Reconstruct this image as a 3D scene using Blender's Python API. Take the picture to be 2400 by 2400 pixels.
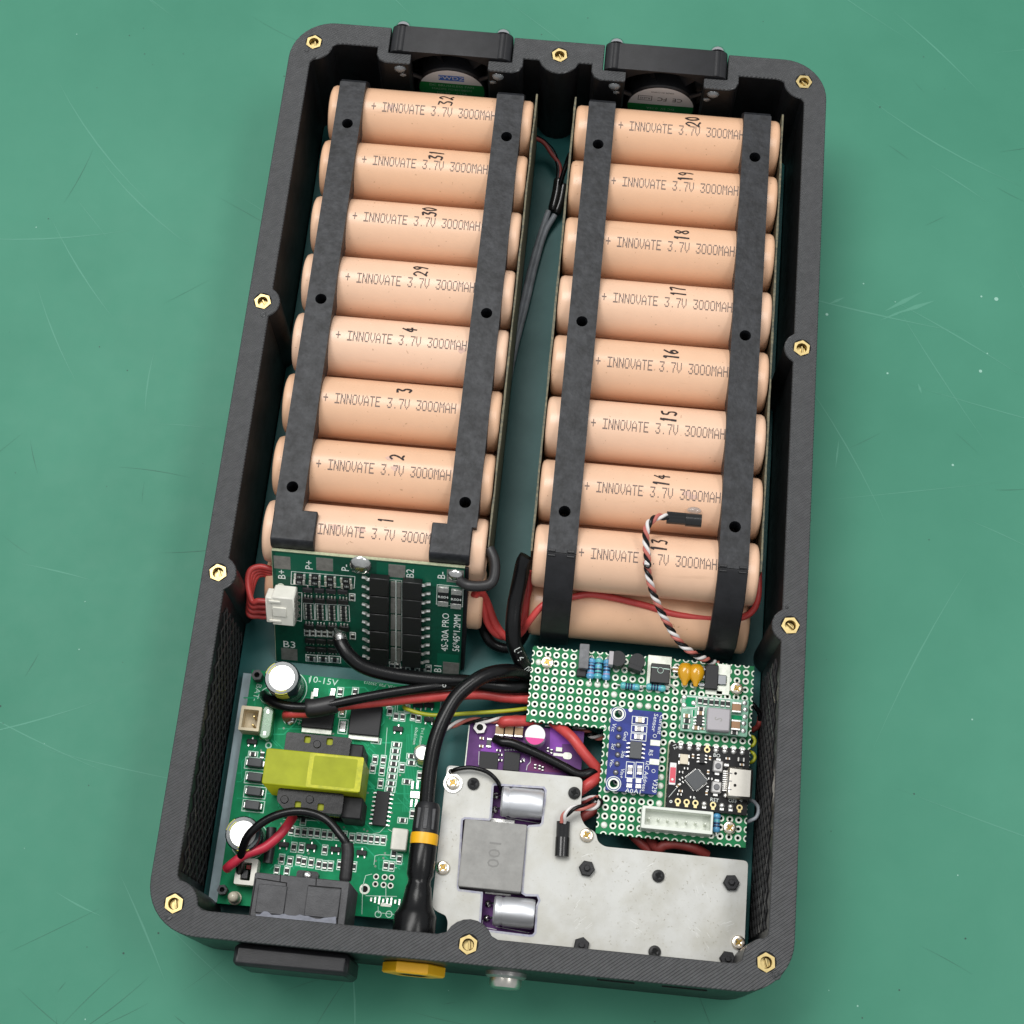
import bpy, math, random
from mathutils import Vector, Matrix
random.seed(7)
K = .001                                   # everything below is measured in millimetres
scene = bpy.context.scene
for o in list(bpy.data.objects): bpy.data.objects.remove(o)
col = scene.collection

# ------------------------------------------------------------------ camera
CR = Matrix(((.99535, .09628, -.0018), (-.09012, .93791, .33497), (.03394, -.33325, .94223)))   # world -> camera
CP = Vector((16.097, -173.917, 483.407))
FPX = 3815.26
cd = bpy.data.cameras.new('camera'); cam = bpy.data.objects.new('camera', cd); col.objects.link(cam)
cd.sensor_width = 36; cd.lens = FPX / 2400 * 36; cd.clip_start = .01; cd.clip_end = 50
cam.matrix_world = Matrix.Translation(CP * K) @ CR.transposed().to_4x4()
scene.camera = cam
# ------------------------------------------------------------------ light
w = bpy.data.worlds.new('World'); scene.world = w; w.use_nodes = True
w.node_tree.nodes['Background'].inputs[0].default_value = (.93, .97, 1, 1)
w.node_tree.nodes['Background'].inputs[1].default_value = .45
def area(name, loc, tgt, sx, sy, p, c=(1, 1, 1)):
    d = bpy.data.lights.new(name, 'AREA'); d.shape = 'RECTANGLE'; d.size = sx; d.size_y = sy; d.energy = p; d.color = c
    o = bpy.data.objects.new(name, d); col.objects.link(o); o.location = loc
    o.rotation_euler = (Vector(tgt) - Vector(loc)).to_track_quat('-Z', 'Y').to_euler()
area('ceiling_light', (-.47, .50, 1.7), (0, 0, 0), 1.3, .6, 20.5, (1, .985, .96))
area('ceiling_light', (.8, .1, 1.7), (0, 0, 0), .9, .3, 6, (1, .985, .96))
scene.view_settings.view_transform = 'Standard'; scene.view_settings.look = 'None'
scene.view_settings.exposure = 0.22; scene.view_settings.gamma = 1
scene.render.engine = 'CYCLES'

# ------------------------------------------------------------------ photo pixel helpers
def zc(x0, y0, wd, n=1932): return lambda x, y: (x0 + x * wd / n, y0 + y * wd / n)
z1 = zc(600, 0, 700); z2 = zc(1250, 50, 700); z3 = zc(500, 650, 700); z4 = zc(1200, 650, 700); z5 = zc(530, 1200, 650)
z6 = zc(1180, 1200, 700); z7 = zc(350, 1650, 700); z8 = zc(950, 1650, 700)
y1 = zc(540, 1540, 500); y2 = zc(1220, 1480, 300); y3 = zc(1500, 1480, 300); y4 = zc(1400, 1700, 400)
y5 = zc(1040, 1660, 400); y6 = zc(600, 1280, 550); y7 = zc(1400, 1950, 500); y8 = zc(480, 1950, 500)
w5 = zc(1100, 280, 300, 966); w6 = zc(1100, 1300, 300); w7 = zc(1440, 1700, 200); w8 = zc(1560, 1740, 240)
CRT = CR.transposed()
def ray(px): return CRT @ Vector(((px[0] - 1200) / FPX, -(px[1] - 1200) / FPX, -1))
def P(px, z):
    d = ray(px); return CP + d * ((z - CP.z) / d.z)
def Pcyl(px, yc, zc_, r):                   # where a pixel's ray meets a cylinder lying along X
    d = ray(px); oy, oz = CP.y - yc, CP.z - zc_
    a = d.y ** 2 + d.z ** 2; b = 2 * (oy * d.y + oz * d.z); c = oy ** 2 + oz ** 2 - r * r
    q = b * b - 4 * a * c
    t = (-b - math.sqrt(max(q, 0))) / (2 * a); p = CP + d * t
    return p.x, math.atan2(-(p.y - yc), p.z - zc_)

# ------------------------------------------------------------------ materials
MATS = {}
def mat(name, c, rough=.5, metal=0., var=0., vs=400., bump=0., bs=1500., spec=.5, coat=0., c2=None, emit=0, trans=0., detail=4):
    m = bpy.data.materials.new(name); m.use_nodes = True; MATS[name] = m
    nt = m.node_tree; b = nt.nodes['Principled BSDF']; N = nt.nodes.new; L = nt.links.new
    b.inputs['Base Color'].default_value = (*c, 1); b.inputs['Roughness'].default_value = rough
    b.inputs['Metallic'].default_value = metal; b.inputs['Specular IOR Level'].default_value = spec
    if coat: b.inputs['Coat Weight'].default_value = coat; b.inputs['Coat Roughness'].default_value = .15
    if trans: b.inputs['Transmission Weight'].default_value = trans
    tc = N('ShaderNodeTexCoord')
    if var or c2:
        n = N('ShaderNodeTexNoise'); n.inputs['Scale'].default_value = vs; n.inputs['Detail'].default_value = detail
        n.inputs['Roughness'].default_value = .65
        L(tc.outputs['Object'], n.inputs['Vector'])
        r = N('ShaderNodeValToRGB'); r.color_ramp.elements[0].position = .32; r.color_ramp.elements[1].position = .68
        d = c2 or tuple(max(0, x * (1 - var)) for x in c); e = c if c2 else tuple(min(1, x * (1 + var)) for x in c)
        r.color_ramp.elements[0].color = (*d, 1); r.color_ramp.elements[1].color = (*e, 1)
        L(n.outputs['Fac'], r.inputs['Fac']); L(r.outputs['Color'], b.inputs['Base Color'])
        ro = N('ShaderNodeMapRange'); ro.inputs['To Min'].default_value = min(1, rough * 1.2); ro.inputs['To Max'].default_value = rough * .8
        L(n.outputs['Fac'], ro.inputs['Value']); L(ro.outputs['Result'], b.inputs['Roughness'])
    if bump:
        n2 = N('ShaderNodeTexNoise'); n2.inputs['Scale'].default_value = bs; n2.inputs['Detail'].default_value = 3
        L(tc.outputs['Object'], n2.inputs['Vector'])
        bp = N('ShaderNodeBump'); bp.inputs['Strength'].default_value = bump; bp.inputs['Distance'].default_value = .0003
        L(n2.outputs['Fac'], bp.inputs['Height']); L(bp.outputs['Normal'], b.inputs['Normal'])
    return m
def M(n): return MATS[n]
mat('wall_shaded', (.009, .009, .010), .42, var=.3, vs=200, bump=.15, bs=1500, spec=.35)  # case plastic like the rim, darkened to put the interior shade into its colour
mat('strap', (.017, .018, .021), .48, var=.55, vs=330, bump=.4, bs=600, spec=.34)
mat('strap_web', (.02, .02, .022), .6, var=.3, vs=300, bump=.3, bs=900)
mat('abs_black', (.014, .014, .016), .38, spec=.35, var=.25, vs=300, bump=.12, bs=2500)
mat('abs_grey', (.05, .05, .054), .5, var=.2, vs=300, bump=.3, bs=3000)
mat('rubber', (.004, .004, .0045), .28, spec=.32, var=.3, vs=200, bump=.08, bs=900)
mat('shrink', (.018, .017, .018), .45, var=.3, vs=300, bump=.15, bs=800)
mat('shrink_gloss', (.012, .012, .012), .2, bump=.1, bs=500)
mat('red_wire', (.54, .06, .055), .4, var=.2, vs=150, bump=.05, bs=700)
mat('crimson_wire', (.55, .03, .06), .4, var=.2, vs=150, bump=.05, bs=700)
mat('dark_red_wire', (.23, .035, .03), .5, var=.2, vs=150)
mat('white_wire', (.75, .72, .70), .4)
mat('salmon_wire', (.50, .14, .11), .45)
mat('grey_wire', (.30, .32, .35), .45, var=.3, vs=120, bump=.1, bs=500)
mat('yellow_wire', (.38, .40, .02), .4)
mat('brass', (.50, .39, .18), .4, 1., var=.15, vs=600)
mat('brass_dark', (.40, .26, .07), .3, 1.)
mat('chrome', (.72, .72, .73), .14, 1.)
mat('nickel', (.74, .66, .56), .22, 1., var=.2, vs=1200)
mat('steel_grey', (.38, .37, .36), .4, .9, var=.2, vs=600)
mat('tin', (.78, .77, .74), .32, .85, var=.15, vs=1500, bump=.2, bs=2500)
mat('pad_white', (.72, .75, .66), .42, .25, var=.12, vs=900)
mat('pad_gold', (.80, .66, .34), .35, .6)
mat('pad_dull', (.26, .25, .23), .5, .5, var=.2, vs=500)
mat('solder', (.62, .61, .59), .22, 1., var=.2, vs=900, bump=.5, bs=900)
mat('silk', (.80, .84, .80), .6)
mat('silk_thin', (.62, .86, .74), .6)
mat('print_ink', (.17, .12, .10), .6)
mat('marker_ink', (.022, .012, .012), .5)
mat('smudge_ink', (.66, .42, .33), .5)
mat('pcb_green', (.0025, .25, .098), .5, spec=.13, var=.2, vs=160)
mat('pcb_trace', (.02, .40, .19), .5, spec=.13)
mat('pcb_dark', (.004, .062, .036), .48, spec=.28, var=.25, vs=150)
mat('pcb_dark_patch', (.004, .10, .055), .48, spec=.28)
mat('pcb_perf', (.014, .19, .068), .5, spec=.18, var=.25, vs=170)
mat('pcb_edge', (.42, .45, .30), .6, var=.2, vs=900)
mat('pcb_blue', (.018, .032, .22), .48, var=.3, vs=200, spec=.3)
mat('pcb_black', (.006, .006, .007), .5, var=.3, vs=300, spec=.25)
mat('pcb_purple', (.11, .026, .165), .48, spec=.28, var=.25, vs=150)
mat('pcb_violet', (.24, .05, .40), .48, spec=.28, var=.12, vs=150)
mat('pcb_plum', (.17, .025, .13), .48, spec=.28)
mat('pcb_mint', (.20, .42, .30), .42, var=.35, vs=700)
mat('film_grey', (.13, .135, .145), .45, var=.25, vs=400, bump=.2, bs=900)
mat('chip', (.022, .022, .024), .5, spec=.3, bump=.15, bs=3000)
mat('chip_grey', (.075, .08, .085), .55, bump=.15, bs=3000)
mat('chip_black', (.008, .008, .008), .45)
mat('smd_black', (.014, .015, .016), .42, spec=.3)
mat('smd_end', (.55, .54, .51), .38, .8)
mat('smd_tan', (.33, .21, .10), .45, var=.15, vs=900)
mat('smd_brown', (.36, .19, .09), .45)
mat('ferrite', (.30, .295, .28), .6, var=.1, vs=300, bump=.12, bs=2500)
mat('ferrite_light', (.42, .40, .42), .55, bump=.1, bs=2500)
mat('ferrite_core', (.016, .016, .017), .55, spec=.3, var=.3, vs=300)
mat('engraved', (.235, .23, .22), .7)
mat('bakelite', (.007, .007, .008), .26, spec=.28, var=.4, vs=220, bump=.08, bs=500)
mat('tape', (.33, .36, .012), .38, var=.14, vs=90, bump=.12, bs=150, spec=.16)
mat('tape_bright', (.60, .58, .004), .4, c2=(.36, .39, .01), vs=420, spec=.35)
mat('cap_sleeve', (.014, .03, .034), .25, coat=.4)
mat('cap_stripe', (.72, .70, .08), .4)
mat('cap_top', (.88, .88, .86), .3, .75, bump=.06, bs=400)
mat('alu_can', (.80, .81, .84), .40, .8, var=.05, vs=200)
mat('cap_white', (.85, .84, .84), .35)
mat('cap_pink', (.70, .03, .28), .35)
mat('connector_white', (.80, .78, .70), .45, var=.06, vs=300)
mat('connector_cream', (.68, .58, .40), .5, var=.08, vs=300)
mat('header_white', (.74, .77, .70), .42, var=.05, vs=250)
mat('yellow_plastic', (.92, .47, .010), .38, var=.06, vs=150)
mat('tantalum', (.66, .33, .008), .2, coat=.5)
mat('resistor_blue', (.10, .36, .62), .3, coat=.4)
mat('resistor_teal', (.10, .46, .48), .3, coat=.4)
mat('band_dark', (.015, .03, .10), .35)
mat('band_violet', (.30, .26, .45), .35)
mat('fuse_green', (.05, .20, .07), .25, coat=.5)
mat('led_dome', (.72, .66, .52), .25, coat=.4)
mat('led_red', (.68, .08, .12), .35)
mat('button_grey', (.50, .49, .48), .35, .5)
mat('button_dark', (.16, .16, .17), .5)
mat('crystal', (.60, .54, .42), .4, .3)
mat('usb_shell', (.62, .59, .53), .3, 1., var=.1, vs=300)
mat('label_white', (.80, .80, .82), .3, coat=.4)
mat('label_green', (.012, .22, .04), .3, coat=.4)
mat('label_blue', (.05, .17, .62), .3)
mat('label_ink', (.05, .05, .06), .4)
mat('label_pale', (.35, .55, .38), .4)
mat('fish_paper', (.05, .055, .04), .6, c2=(.22, .19, .11), vs=900)
mat('hot_glue', (.75, .78, .80), .12, spec=.6, trans=.8)
mat('grey_glue', (.17, .18, .22), .45, var=.25, vs=250, bump=.4, bs=700)
mat('insulator', (.40, .52, .56), .35, var=.1, vs=200)
mat('ink_line', (.30, .30, .42), .55, c2=(.50, .50, .52), vs=500)
mat('scuff_light', (.64, .64, .61), .4, .3)
mat('scuff_dark', (.36, .34, .28), .6)
mat('hole_and_shadow', (.004, .004, .004), .9)  # black for holes and seams, and for the painted shadow rings round the inserts
mat('lattice', (.035, .035, .036), .3)
mat('scratch_light', (.074, .285, .192), .6)
mat('scratch_dark', (.026, .14, .088), .6)
mat('speck_white', (.26, .50, .40), .5)
mat('speck_dark', (.02, .07, .05), .6)

def special():
    # printed case: two crossed sets of fine filament lines
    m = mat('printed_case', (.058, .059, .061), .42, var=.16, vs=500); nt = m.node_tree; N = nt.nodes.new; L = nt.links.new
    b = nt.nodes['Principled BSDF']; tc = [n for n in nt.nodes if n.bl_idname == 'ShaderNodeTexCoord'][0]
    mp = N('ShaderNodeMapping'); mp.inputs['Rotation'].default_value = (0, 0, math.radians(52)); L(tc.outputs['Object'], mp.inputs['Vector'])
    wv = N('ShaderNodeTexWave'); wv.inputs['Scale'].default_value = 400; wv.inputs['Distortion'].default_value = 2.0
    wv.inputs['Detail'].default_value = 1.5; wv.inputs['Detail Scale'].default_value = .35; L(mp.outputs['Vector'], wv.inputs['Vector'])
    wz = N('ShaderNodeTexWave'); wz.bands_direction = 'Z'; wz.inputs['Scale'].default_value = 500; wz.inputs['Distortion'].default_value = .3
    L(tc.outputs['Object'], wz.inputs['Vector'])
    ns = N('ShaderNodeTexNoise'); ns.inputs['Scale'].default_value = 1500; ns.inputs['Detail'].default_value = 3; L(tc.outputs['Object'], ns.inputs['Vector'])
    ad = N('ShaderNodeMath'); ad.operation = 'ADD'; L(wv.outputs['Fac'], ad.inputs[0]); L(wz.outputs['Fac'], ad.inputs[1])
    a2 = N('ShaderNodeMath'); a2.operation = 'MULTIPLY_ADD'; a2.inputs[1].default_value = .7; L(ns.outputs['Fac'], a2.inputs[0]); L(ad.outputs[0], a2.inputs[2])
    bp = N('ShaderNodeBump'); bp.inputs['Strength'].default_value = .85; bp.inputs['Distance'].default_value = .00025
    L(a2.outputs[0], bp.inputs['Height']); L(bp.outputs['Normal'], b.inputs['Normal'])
    # peach shrink wrap: faint speckles and smears
    m = mat('cell_wrap', (.81, .51, .335), .36, var=.035, vs=60, coat=.12, bump=.06, bs=250); nt = m.node_tree; N = nt.nodes.new; L = nt.links.new
    b = nt.nodes['Principled BSDF']; tc = [n for n in nt.nodes if n.bl_idname == 'ShaderNodeTexCoord'][0]
    oi = N('ShaderNodeObjectInfo'); ad = N('ShaderNodeVectorMath'); ad.operation = 'ADD'
    sc = N('ShaderNodeVectorMath'); sc.operation = 'SCALE'; sc.inputs['Scale'].default_value = 3
    cx = N('ShaderNodeCombineXYZ'); L(oi.outputs['Random'], cx.inputs[0]); L(oi.outputs['Random'], cx.inputs[1]); L(cx.outputs[0], sc.inputs[0])
    L(tc.outputs['Object'], ad.inputs[0]); L(sc.outputs[0], ad.inputs[1])
    mp = N('ShaderNodeMapping'); mp.inputs['Scale'].default_value = (60, 420, 420); L(ad.outputs[0], mp.inputs['Vector'])
    n1 = N('ShaderNodeTexNoise'); n1.inputs['Scale'].default_value = 1; n1.inputs['Detail'].default_value = 5; L(mp.outputs[0], n1.inputs['Vector'])
    n2 = N('ShaderNodeTexNoise'); n2.inputs['Scale'].default_value = 900; n2.inputs['Detail'].default_value = 1; L(ad.outputs[0], n2.inputs['Vector'])
    r1 = N('ShaderNodeValToRGB'); r1.color_ramp.elements[0].position = .66; r1.color_ramp.elements[1].position = .76
    r2 = N('ShaderNodeValToRGB'); r2.color_ramp.elements[0].position = .735; r2.color_ramp.elements[1].position = .78
    L(n1.outputs['Fac'], r1.inputs['Fac']); L(n2.outputs['Fac'], r2.inputs['Fac'])
    mx = N('ShaderNodeMath'); mx.operation = 'MULTIPLY_ADD'; mx.inputs[1].default_value = .35
    L(r1.outputs['Color'], mx.inputs[0]); L(r2.outputs['Color'], mx.inputs[2])
    ml = N('ShaderNodeMath'); ml.operation = 'MULTIPLY'; ml.inputs[1].default_value = .55; L(mx.outputs[0], ml.inputs[0])
    ramp = [n for n in nt.nodes if n.bl_idname == 'ShaderNodeValToRGB'][0]
    mix = N('ShaderNodeMix'); mix.data_type = 'RGBA'; L(ml.outputs[0], mix.inputs['Factor'])
    L(ramp.outputs['Color'], mix.inputs['A']); mix.inputs['B'].default_value = (.38, .21, .11, 1)
    hv = N('ShaderNodeHueSaturation'); mr = N('ShaderNodeMapRange'); mr.inputs['To Min'].default_value = .93; mr.inputs['To Max'].default_value = 1.05
    ms = N('ShaderNodeMapRange'); ms.inputs['To Min'].default_value = 1.08; ms.inputs['To Max'].default_value = .9
    L(oi.outputs['Random'], mr.inputs['Value']); L(mr.outputs['Result'], hv.inputs['Value']); L(oi.outputs['Random'], ms.inputs['Value']); L(ms.outputs['Result'], hv.inputs['Saturation'])
    L(mix.outputs['Result'], hv.inputs['Color']); L(hv.outputs['Color'], b.inputs['Base Color'])
    # green bench mat
    m = mat('bench_mat', (.058, .215, .135), .36, spec=.22); nt = m.node_tree; N = nt.nodes.new; L = nt.links.new
    b = nt.nodes['Principled BSDF']; tc = [n for n in nt.nodes if n.bl_idname == 'ShaderNodeTexCoord'][0]
    def noise(s, d=4): 
        n = N('ShaderNodeTexNoise'); n.inputs['Scale'].default_value = s; n.inputs['Detail'].default_value = d; n.inputs['Roughness'].default_value = .6
        L(tc.outputs['Object'], n.inputs['Vector']); return n
    a = noise(8, 7); c = noise(1700, 2); e = noise(110, 5)
    r = N('ShaderNodeValToRGB'); el = r.color_ramp.elements
    el[0].position = .3; el[0].color = (.046, .212, .136, 1); el[1].position = .7; el[1].color = (.070, .268, .178, 1)
    L(a.outputs['Fac'], r.inputs['Fac'])
    rs = N('ShaderNodeValToRGB'); rs.color_ramp.elements[0].position = .73; rs.color_ramp.elements[1].position = .80; L(c.outputs['Fac'], rs.inputs['Fac'])
    mm = N('ShaderNodeMath'); mm.operation = 'MULTIPLY'; mm.inputs[1].default_value = .35; L(rs.outputs['Color'], mm.inputs[0])
    mix = N('ShaderNodeMix'); mix.data_type = 'RGBA'; L(mm.outputs[0], mix.inputs['Factor']); L(r.outputs['Color'], mix.inputs['A'])
    mix.inputs['B'].default_value = (.018, .075, .05, 1); L(mix.outputs['Result'], b.inputs['Base Color'])
    rr = N('ShaderNodeMapRange'); rr.inputs['To Min'].default_value = .42; rr.inputs['To Max'].default_value = .6
    L(e.outputs['Fac'], rr.inputs['Value']); L(rr.outputs['Result'], b.inputs['Roughness'])
    bp = N('ShaderNodeBump'); bp.inputs['Strength'].default_value = .12; bp.inputs['Distance'].default_value = .0003
    L(e.outputs['Fac'], bp.inputs['Height']); L(bp.outputs['Normal'], b.inputs['Normal'])
    # glossy teal floor sheet of the case
    m = mat('teal_sheet', (.022, .115, .112), .36, var=.15, vs=40, spec=.2)
    # scuffed aluminium plate
    m = mat('alu_plate', (.6, .6, .57), .5, .25, spec=.4); nt = m.node_tree; N = nt.nodes.new; L = nt.links.new
    b = nt.nodes['Principled BSDF']; tc = [n for n in nt.nodes if n.bl_idname == 'ShaderNodeTexCoord'][0]
    a = noise2(nt, tc, 70, 8); c = noise2(nt, tc, 1100, 4); g = noise2(nt, tc, 160, 5)
    r = N('ShaderNodeValToRGB'); el = r.color_ramp.elements
    el[0].position = .34; el[0].color = (.46, .45, .40, 1); el[1].position = .6; el[1].color = (.56, .56, .535, 1)
    L(a.outputs['Fac'], r.inputs['Fac'])
    rs = N('ShaderNodeValToRGB'); rs.color_ramp.elements[0].position = .60; rs.color_ramp.elements[1].position = .78; L(c.outputs['Fac'], rs.inputs['Fac'])
    mm = N('ShaderNodeMath'); mm.operation = 'MULTIPLY'; mm.inputs[1].default_value = .5; L(rs.outputs['Color'], mm.inputs[0])
    mix = N('ShaderNodeMix'); mix.data_type = 'RGBA'; L(mm.outputs[0], mix.inputs['Factor']); L(r.outputs['Color'], mix.inputs['A'])
    mix.inputs['B'].default_value = (.30, .27, .19, 1); L(mix.outputs['Result'], b.inputs['Base Color'])
    rr = N('ShaderNodeMapRange'); rr.inputs['To Min'].default_value = .38; rr.inputs['To Max'].default_value = .68
    L(g.outputs['Fac'], rr.inputs['Value']); L(rr.outputs['Result'], b.inputs['Roughness'])
    bp = N('ShaderNodeBump'); bp.inputs['Strength'].default_value = .15; bp.inputs['Distance'].default_value = .0003
    L(g.outputs['Fac'], bp.inputs['Height']); L(bp.outputs['Normal'], b.inputs['Normal'])
def noise2(nt, tc, s, d):
    n = nt.nodes.new('ShaderNodeTexNoise'); n.inputs['Scale'].default_value = s; n.inputs['Detail'].default_value = d; n.inputs['Roughness'].default_value = .6
    nt.links.new(tc.outputs['Object'], n.inputs['Vector']); return n
special()

# ------------------------------------------------------------------ mesh builder
import bmesh
_text = {}
def text2d(s):
    if s not in _text:
        c = bpy.data.curves.new('t', 'FONT'); c.body = s; c.size = 1; c.resolution_u = 2; c.align_x = 'CENTER'; c.align_y = 'CENTER'
        o = bpy.data.objects.new('t', c); me = bpy.data.meshes.new_from_object(o)
        _text[s] = ([tuple(v.co[:2]) for v in me.vertices], [tuple(p.vertices) for p in me.polygons])
        bpy.data.objects.remove(o); bpy.data.meshes.remove(me); bpy.data.curves.remove(c)
    return _text[s]
def arc(cx, cy, r, a0, a1, n=8):
    return [(cx + r * math.cos(math.radians(a0 + (a1 - a0) * i / n)), cy + r * math.sin(math.radians(a0 + (a1 - a0) * i / n))) for i in range(n + 1)]
def circ(cx, cy, r, n=12, ph=0): return [(cx + r * math.cos(ph + 2 * math.pi * i / n), cy + r * math.sin(ph + 2 * math.pi * i / n)) for i in range(n)]
def rrect(x0, y0, x1, y1, r, n=4):
    return arc(x1 - r, y1 - r, r, 0, 90, n) + arc(x0 + r, y1 - r, r, 90, 180, n) + arc(x0 + r, y0 + r, r, 180, 270, n) + arc(x1 - r, y0 + r, r, 270, 360, n)
def roundpoly(pts, r, n=4):
    out = []; L = len(pts)
    for i in range(L):
        rr = pts[i][2] if len(pts[i]) > 2 else r
        p = Vector(pts[i][:2]); a = Vector(pts[i - 1][:2]); b = Vector(pts[(i + 1) % L][:2])
        u = (a - p); v = (b - p); d = min(rr, u.length * .45, v.length * .45)
        if d < 1e-3: out.append(tuple(p)); continue
        s = p + u.normalized() * d; e = p + v.normalized() * d
        for k in range(n + 1):
            t = k / n; q = s * (1 - t) ** 2 + p * 2 * t * (1 - t) + e * t ** 2; out.append((q.x, q.y))
    return out
def smooth(pts, n=6):
    pts = [Vector(p) for p in pts]
    if len(pts) < 3: return pts
    out = []; q = [pts[0] * 2 - pts[1]] + pts + [pts[-1] * 2 - pts[-2]]
    for i in range(1, len(q) - 2):
        p0, p1, p2, p3 = q[i - 1:i + 3]
        for k in range(n):
            t = k / n
            out.append(.5 * (2 * p1 + (p2 - p0) * t + (2 * p0 - 5 * p1 + 4 * p2 - p3) * t * t + (3 * p1 - p0 - 3 * p2 + p3) * t ** 3))
    return out + [pts[-1]]
class MB:
    def __init__(s): s.v = []; s.f = []; s.mi = []; s.m = 0
    def add(s, vs, fs):
        o = len(s.v); s.v += [tuple(v) for v in vs]
        for f in fs: s.f.append(tuple(i + o for i in f)); s.mi.append(s.m)
        return s
    def box(s, cx, cy, cz, sx, sy, sz, ch=0., rz=0.):
        h = (sx / 2, sy / 2, sz / 2); ch = min(ch, min(h) * .8); c_, s_ = math.cos(rz), math.sin(rz)
        def pt(g, a):
            q = [g[i] * (h[i] - (0 if (i == a or ch == 0) else ch)) for i in range(3)]
            return (cx + q[0] * c_ - q[1] * s_, cy + q[0] * s_ + q[1] * c_, cz + q[2])
        G = [(a, b, c) for a in (-1, 1) for b in (-1, 1) for c in (-1, 1)]
        if ch == 0:
            return s.add([pt(g, 0) for g in G], [(0, 1, 3, 2), (4, 6, 7, 5), (0, 4, 5, 1), (2, 3, 7, 6), (0, 2, 6, 4), (1, 5, 7, 3)])
        ix = {}; vs = []
        for g in G:
            for a in range(3): ix[(g, a)] = len(vs); vs.append(pt(g, a))
        fs = []
        for a in range(3):
            b, c = (a + 1) % 3, (a + 2) % 3
            for sg in (-1, 1):
                q = []
                for (sb, sc) in ((-1, -1), (1, -1), (1, 1), (-1, 1)):
                    g = [0, 0, 0]; g[a] = sg; g[b] = sb; g[c] = sc; q.append(ix[(tuple(g), a)])
                fs.append(q if sg > 0 else q[::-1])
            for sa in (-1, 1):
                for sb in (-1, 1):
                    g0 = [0, 0, 0]; g0[a] = sa; g0[b] = sb; g0[c] = -1; g1 = list(g0); g1[c] = 1
                    g0 = tuple(g0); g1 = tuple(g1); fs.append((ix[(g0, a)], ix[(g1, a)], ix[(g1, b)], ix[(g0, b)]))
        for g in G: fs.append((ix[(g, 0)], ix[(g, 1)], ix[(g, 2)]))
        return s.add(vs, fs)
    def prism(s, poly, z0, z1, holes=(), axis='z'):
        n = len(poly)
        mp = (lambda x, y, z: (x, y, z)) if axis == 'z' else ((lambda x, y, z: (x, z, y)) if axis == 'y' else (lambda x, y, z: (z, x, y)))
        if not holes:
            vs = [mp(x, y, z0) for x, y in poly] + [mp(x, y, z1) for x, y in poly]
            return s.add(vs, [tuple(range(n))[::-1], tuple(range(n, 2 * n))] + [(i, (i + 1) % n, n + (i + 1) % n, n + i) for i in range(n)])
        bm = bmesh.new(); loops = [poly] + list(holes); es = []; cnt = 0; ls = []
        for lp in loops:
            vv = [bm.verts.new((x, y, 0)) for x, y in lp]; ls.append((cnt, len(lp))); cnt += len(lp)
            for i in range(len(vv)): es.append(bm.edges.new((vv[i], vv[(i + 1) % len(vv)])))
        bm.verts.index_update()
        bmesh.ops.triangle_fill(bm, use_beauty=True, use_dissolve=False, edges=es, normal=(0, 0, 1))
        bm.verts.index_update()
        pts = [(v.co.x, v.co.y) for v in bm.verts]; tris = [tuple(v.index for v in f.verts) for f in bm.faces]; bm.free()
        N = len(pts); vs = [mp(x, y, z0) for x, y in pts] + [mp(x, y, z1) for x, y in pts]
        fs = [t[::-1] for t in tris] + [tuple(i + N for i in t) for t in tris]
        for a, k in ls: fs += [(a + i, a + (i + 1) % k, N + a + (i + 1) % k, N + a + i) for i in range(k)]
        return s.add(vs, fs)
    def lathe(s, prof, c=(0, 0, 0), axis='z', n=16, ph=0.):
        mp = {'z': lambda r, h, a: (c[0] + r * math.cos(a), c[1] + r * math.sin(a), c[2] + h),
              'x': lambda r, h, a: (c[0] + h, c[1] + r * math.cos(a), c[2] + r * math.sin(a)),
              'y': lambda r, h, a: (c[0] + r * math.cos(a), c[1] + h, c[2] + r * math.sin(a))}[axis]
        vs = []; fs = []; rings = []
        for r, h in prof:
            if r < 1e-6: rings.append([len(vs)]); vs.append(mp(0, h, 0))
            else: rings.append(list(range(len(vs), len(vs) + n))); vs += [mp(r, h, ph + 2 * math.pi * i / n) for i in range(n)]
        for A, B in zip(rings, rings[1:]):
            for i in range(n):
                j = (i + 1) % n
                if len(A) == 1 and len(B) == 1: continue
                if len(A) == 1: fs.append((A[0], B[i], B[j]))
                elif len(B) == 1: fs.append((A[i], A[j], B[0]))
                else: fs.append((A[i], A[j], B[j], B[i]))
        return s.add(vs, fs)
    def cyl(s, c, r, h, axis='z', n=16, ch=.15, r2=None):
        r2 = r if r2 is None else r2; ch = min(ch, h * .4, r2 * .6)
        return s.lathe([(0, 0), (r, 0), (r2, h - ch), (r2 - ch, h), (0, h)], c, axis, n)
    def dome(s, c, r, h, n=12): return s.lathe([(r, 0)] + [(r * math.cos(a), h * math.sin(a)) for a in (.35, .7, 1.05, 1.35)] + [(0, h)], c, 'z', n)
    def ring(s, c, ro, ri, h, n=14): return s.lathe([(ri, -.3), (ri, h), (ro, h), (ro, -.02)], c, 'z', n)
    def tube(s, path, r, n=10, caps=True, rr=None):
        path = [Vector(p) for p in path]; t = None; vs = []; fs = []; u = None
        for i, p in enumerate(path):
            d = (path[min(i + 1, len(path) - 1)] - path[max(i - 1, 0)]).normalized()
            if u is None: u = d.orthogonal().normalized()
            u = (u - d * u.dot(d)).normalized(); v = d.cross(u); q = rr[i] if rr else r
            vs += [p + (u * math.cos(2 * math.pi * k / n) + v * math.sin(2 * math.pi * k / n)) * q for k in range(n)]
        for i in range(len(path) - 1):
            for k in range(n):
                j = (k + 1) % n; fs.append((i * n + k, i * n + j, i * n + n + j, i * n + n + k))
        if caps: fs += [tuple(range(n))[::-1], tuple(range(len(vs) - n, len(vs)))]
        return s.add(vs, fs)
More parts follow.
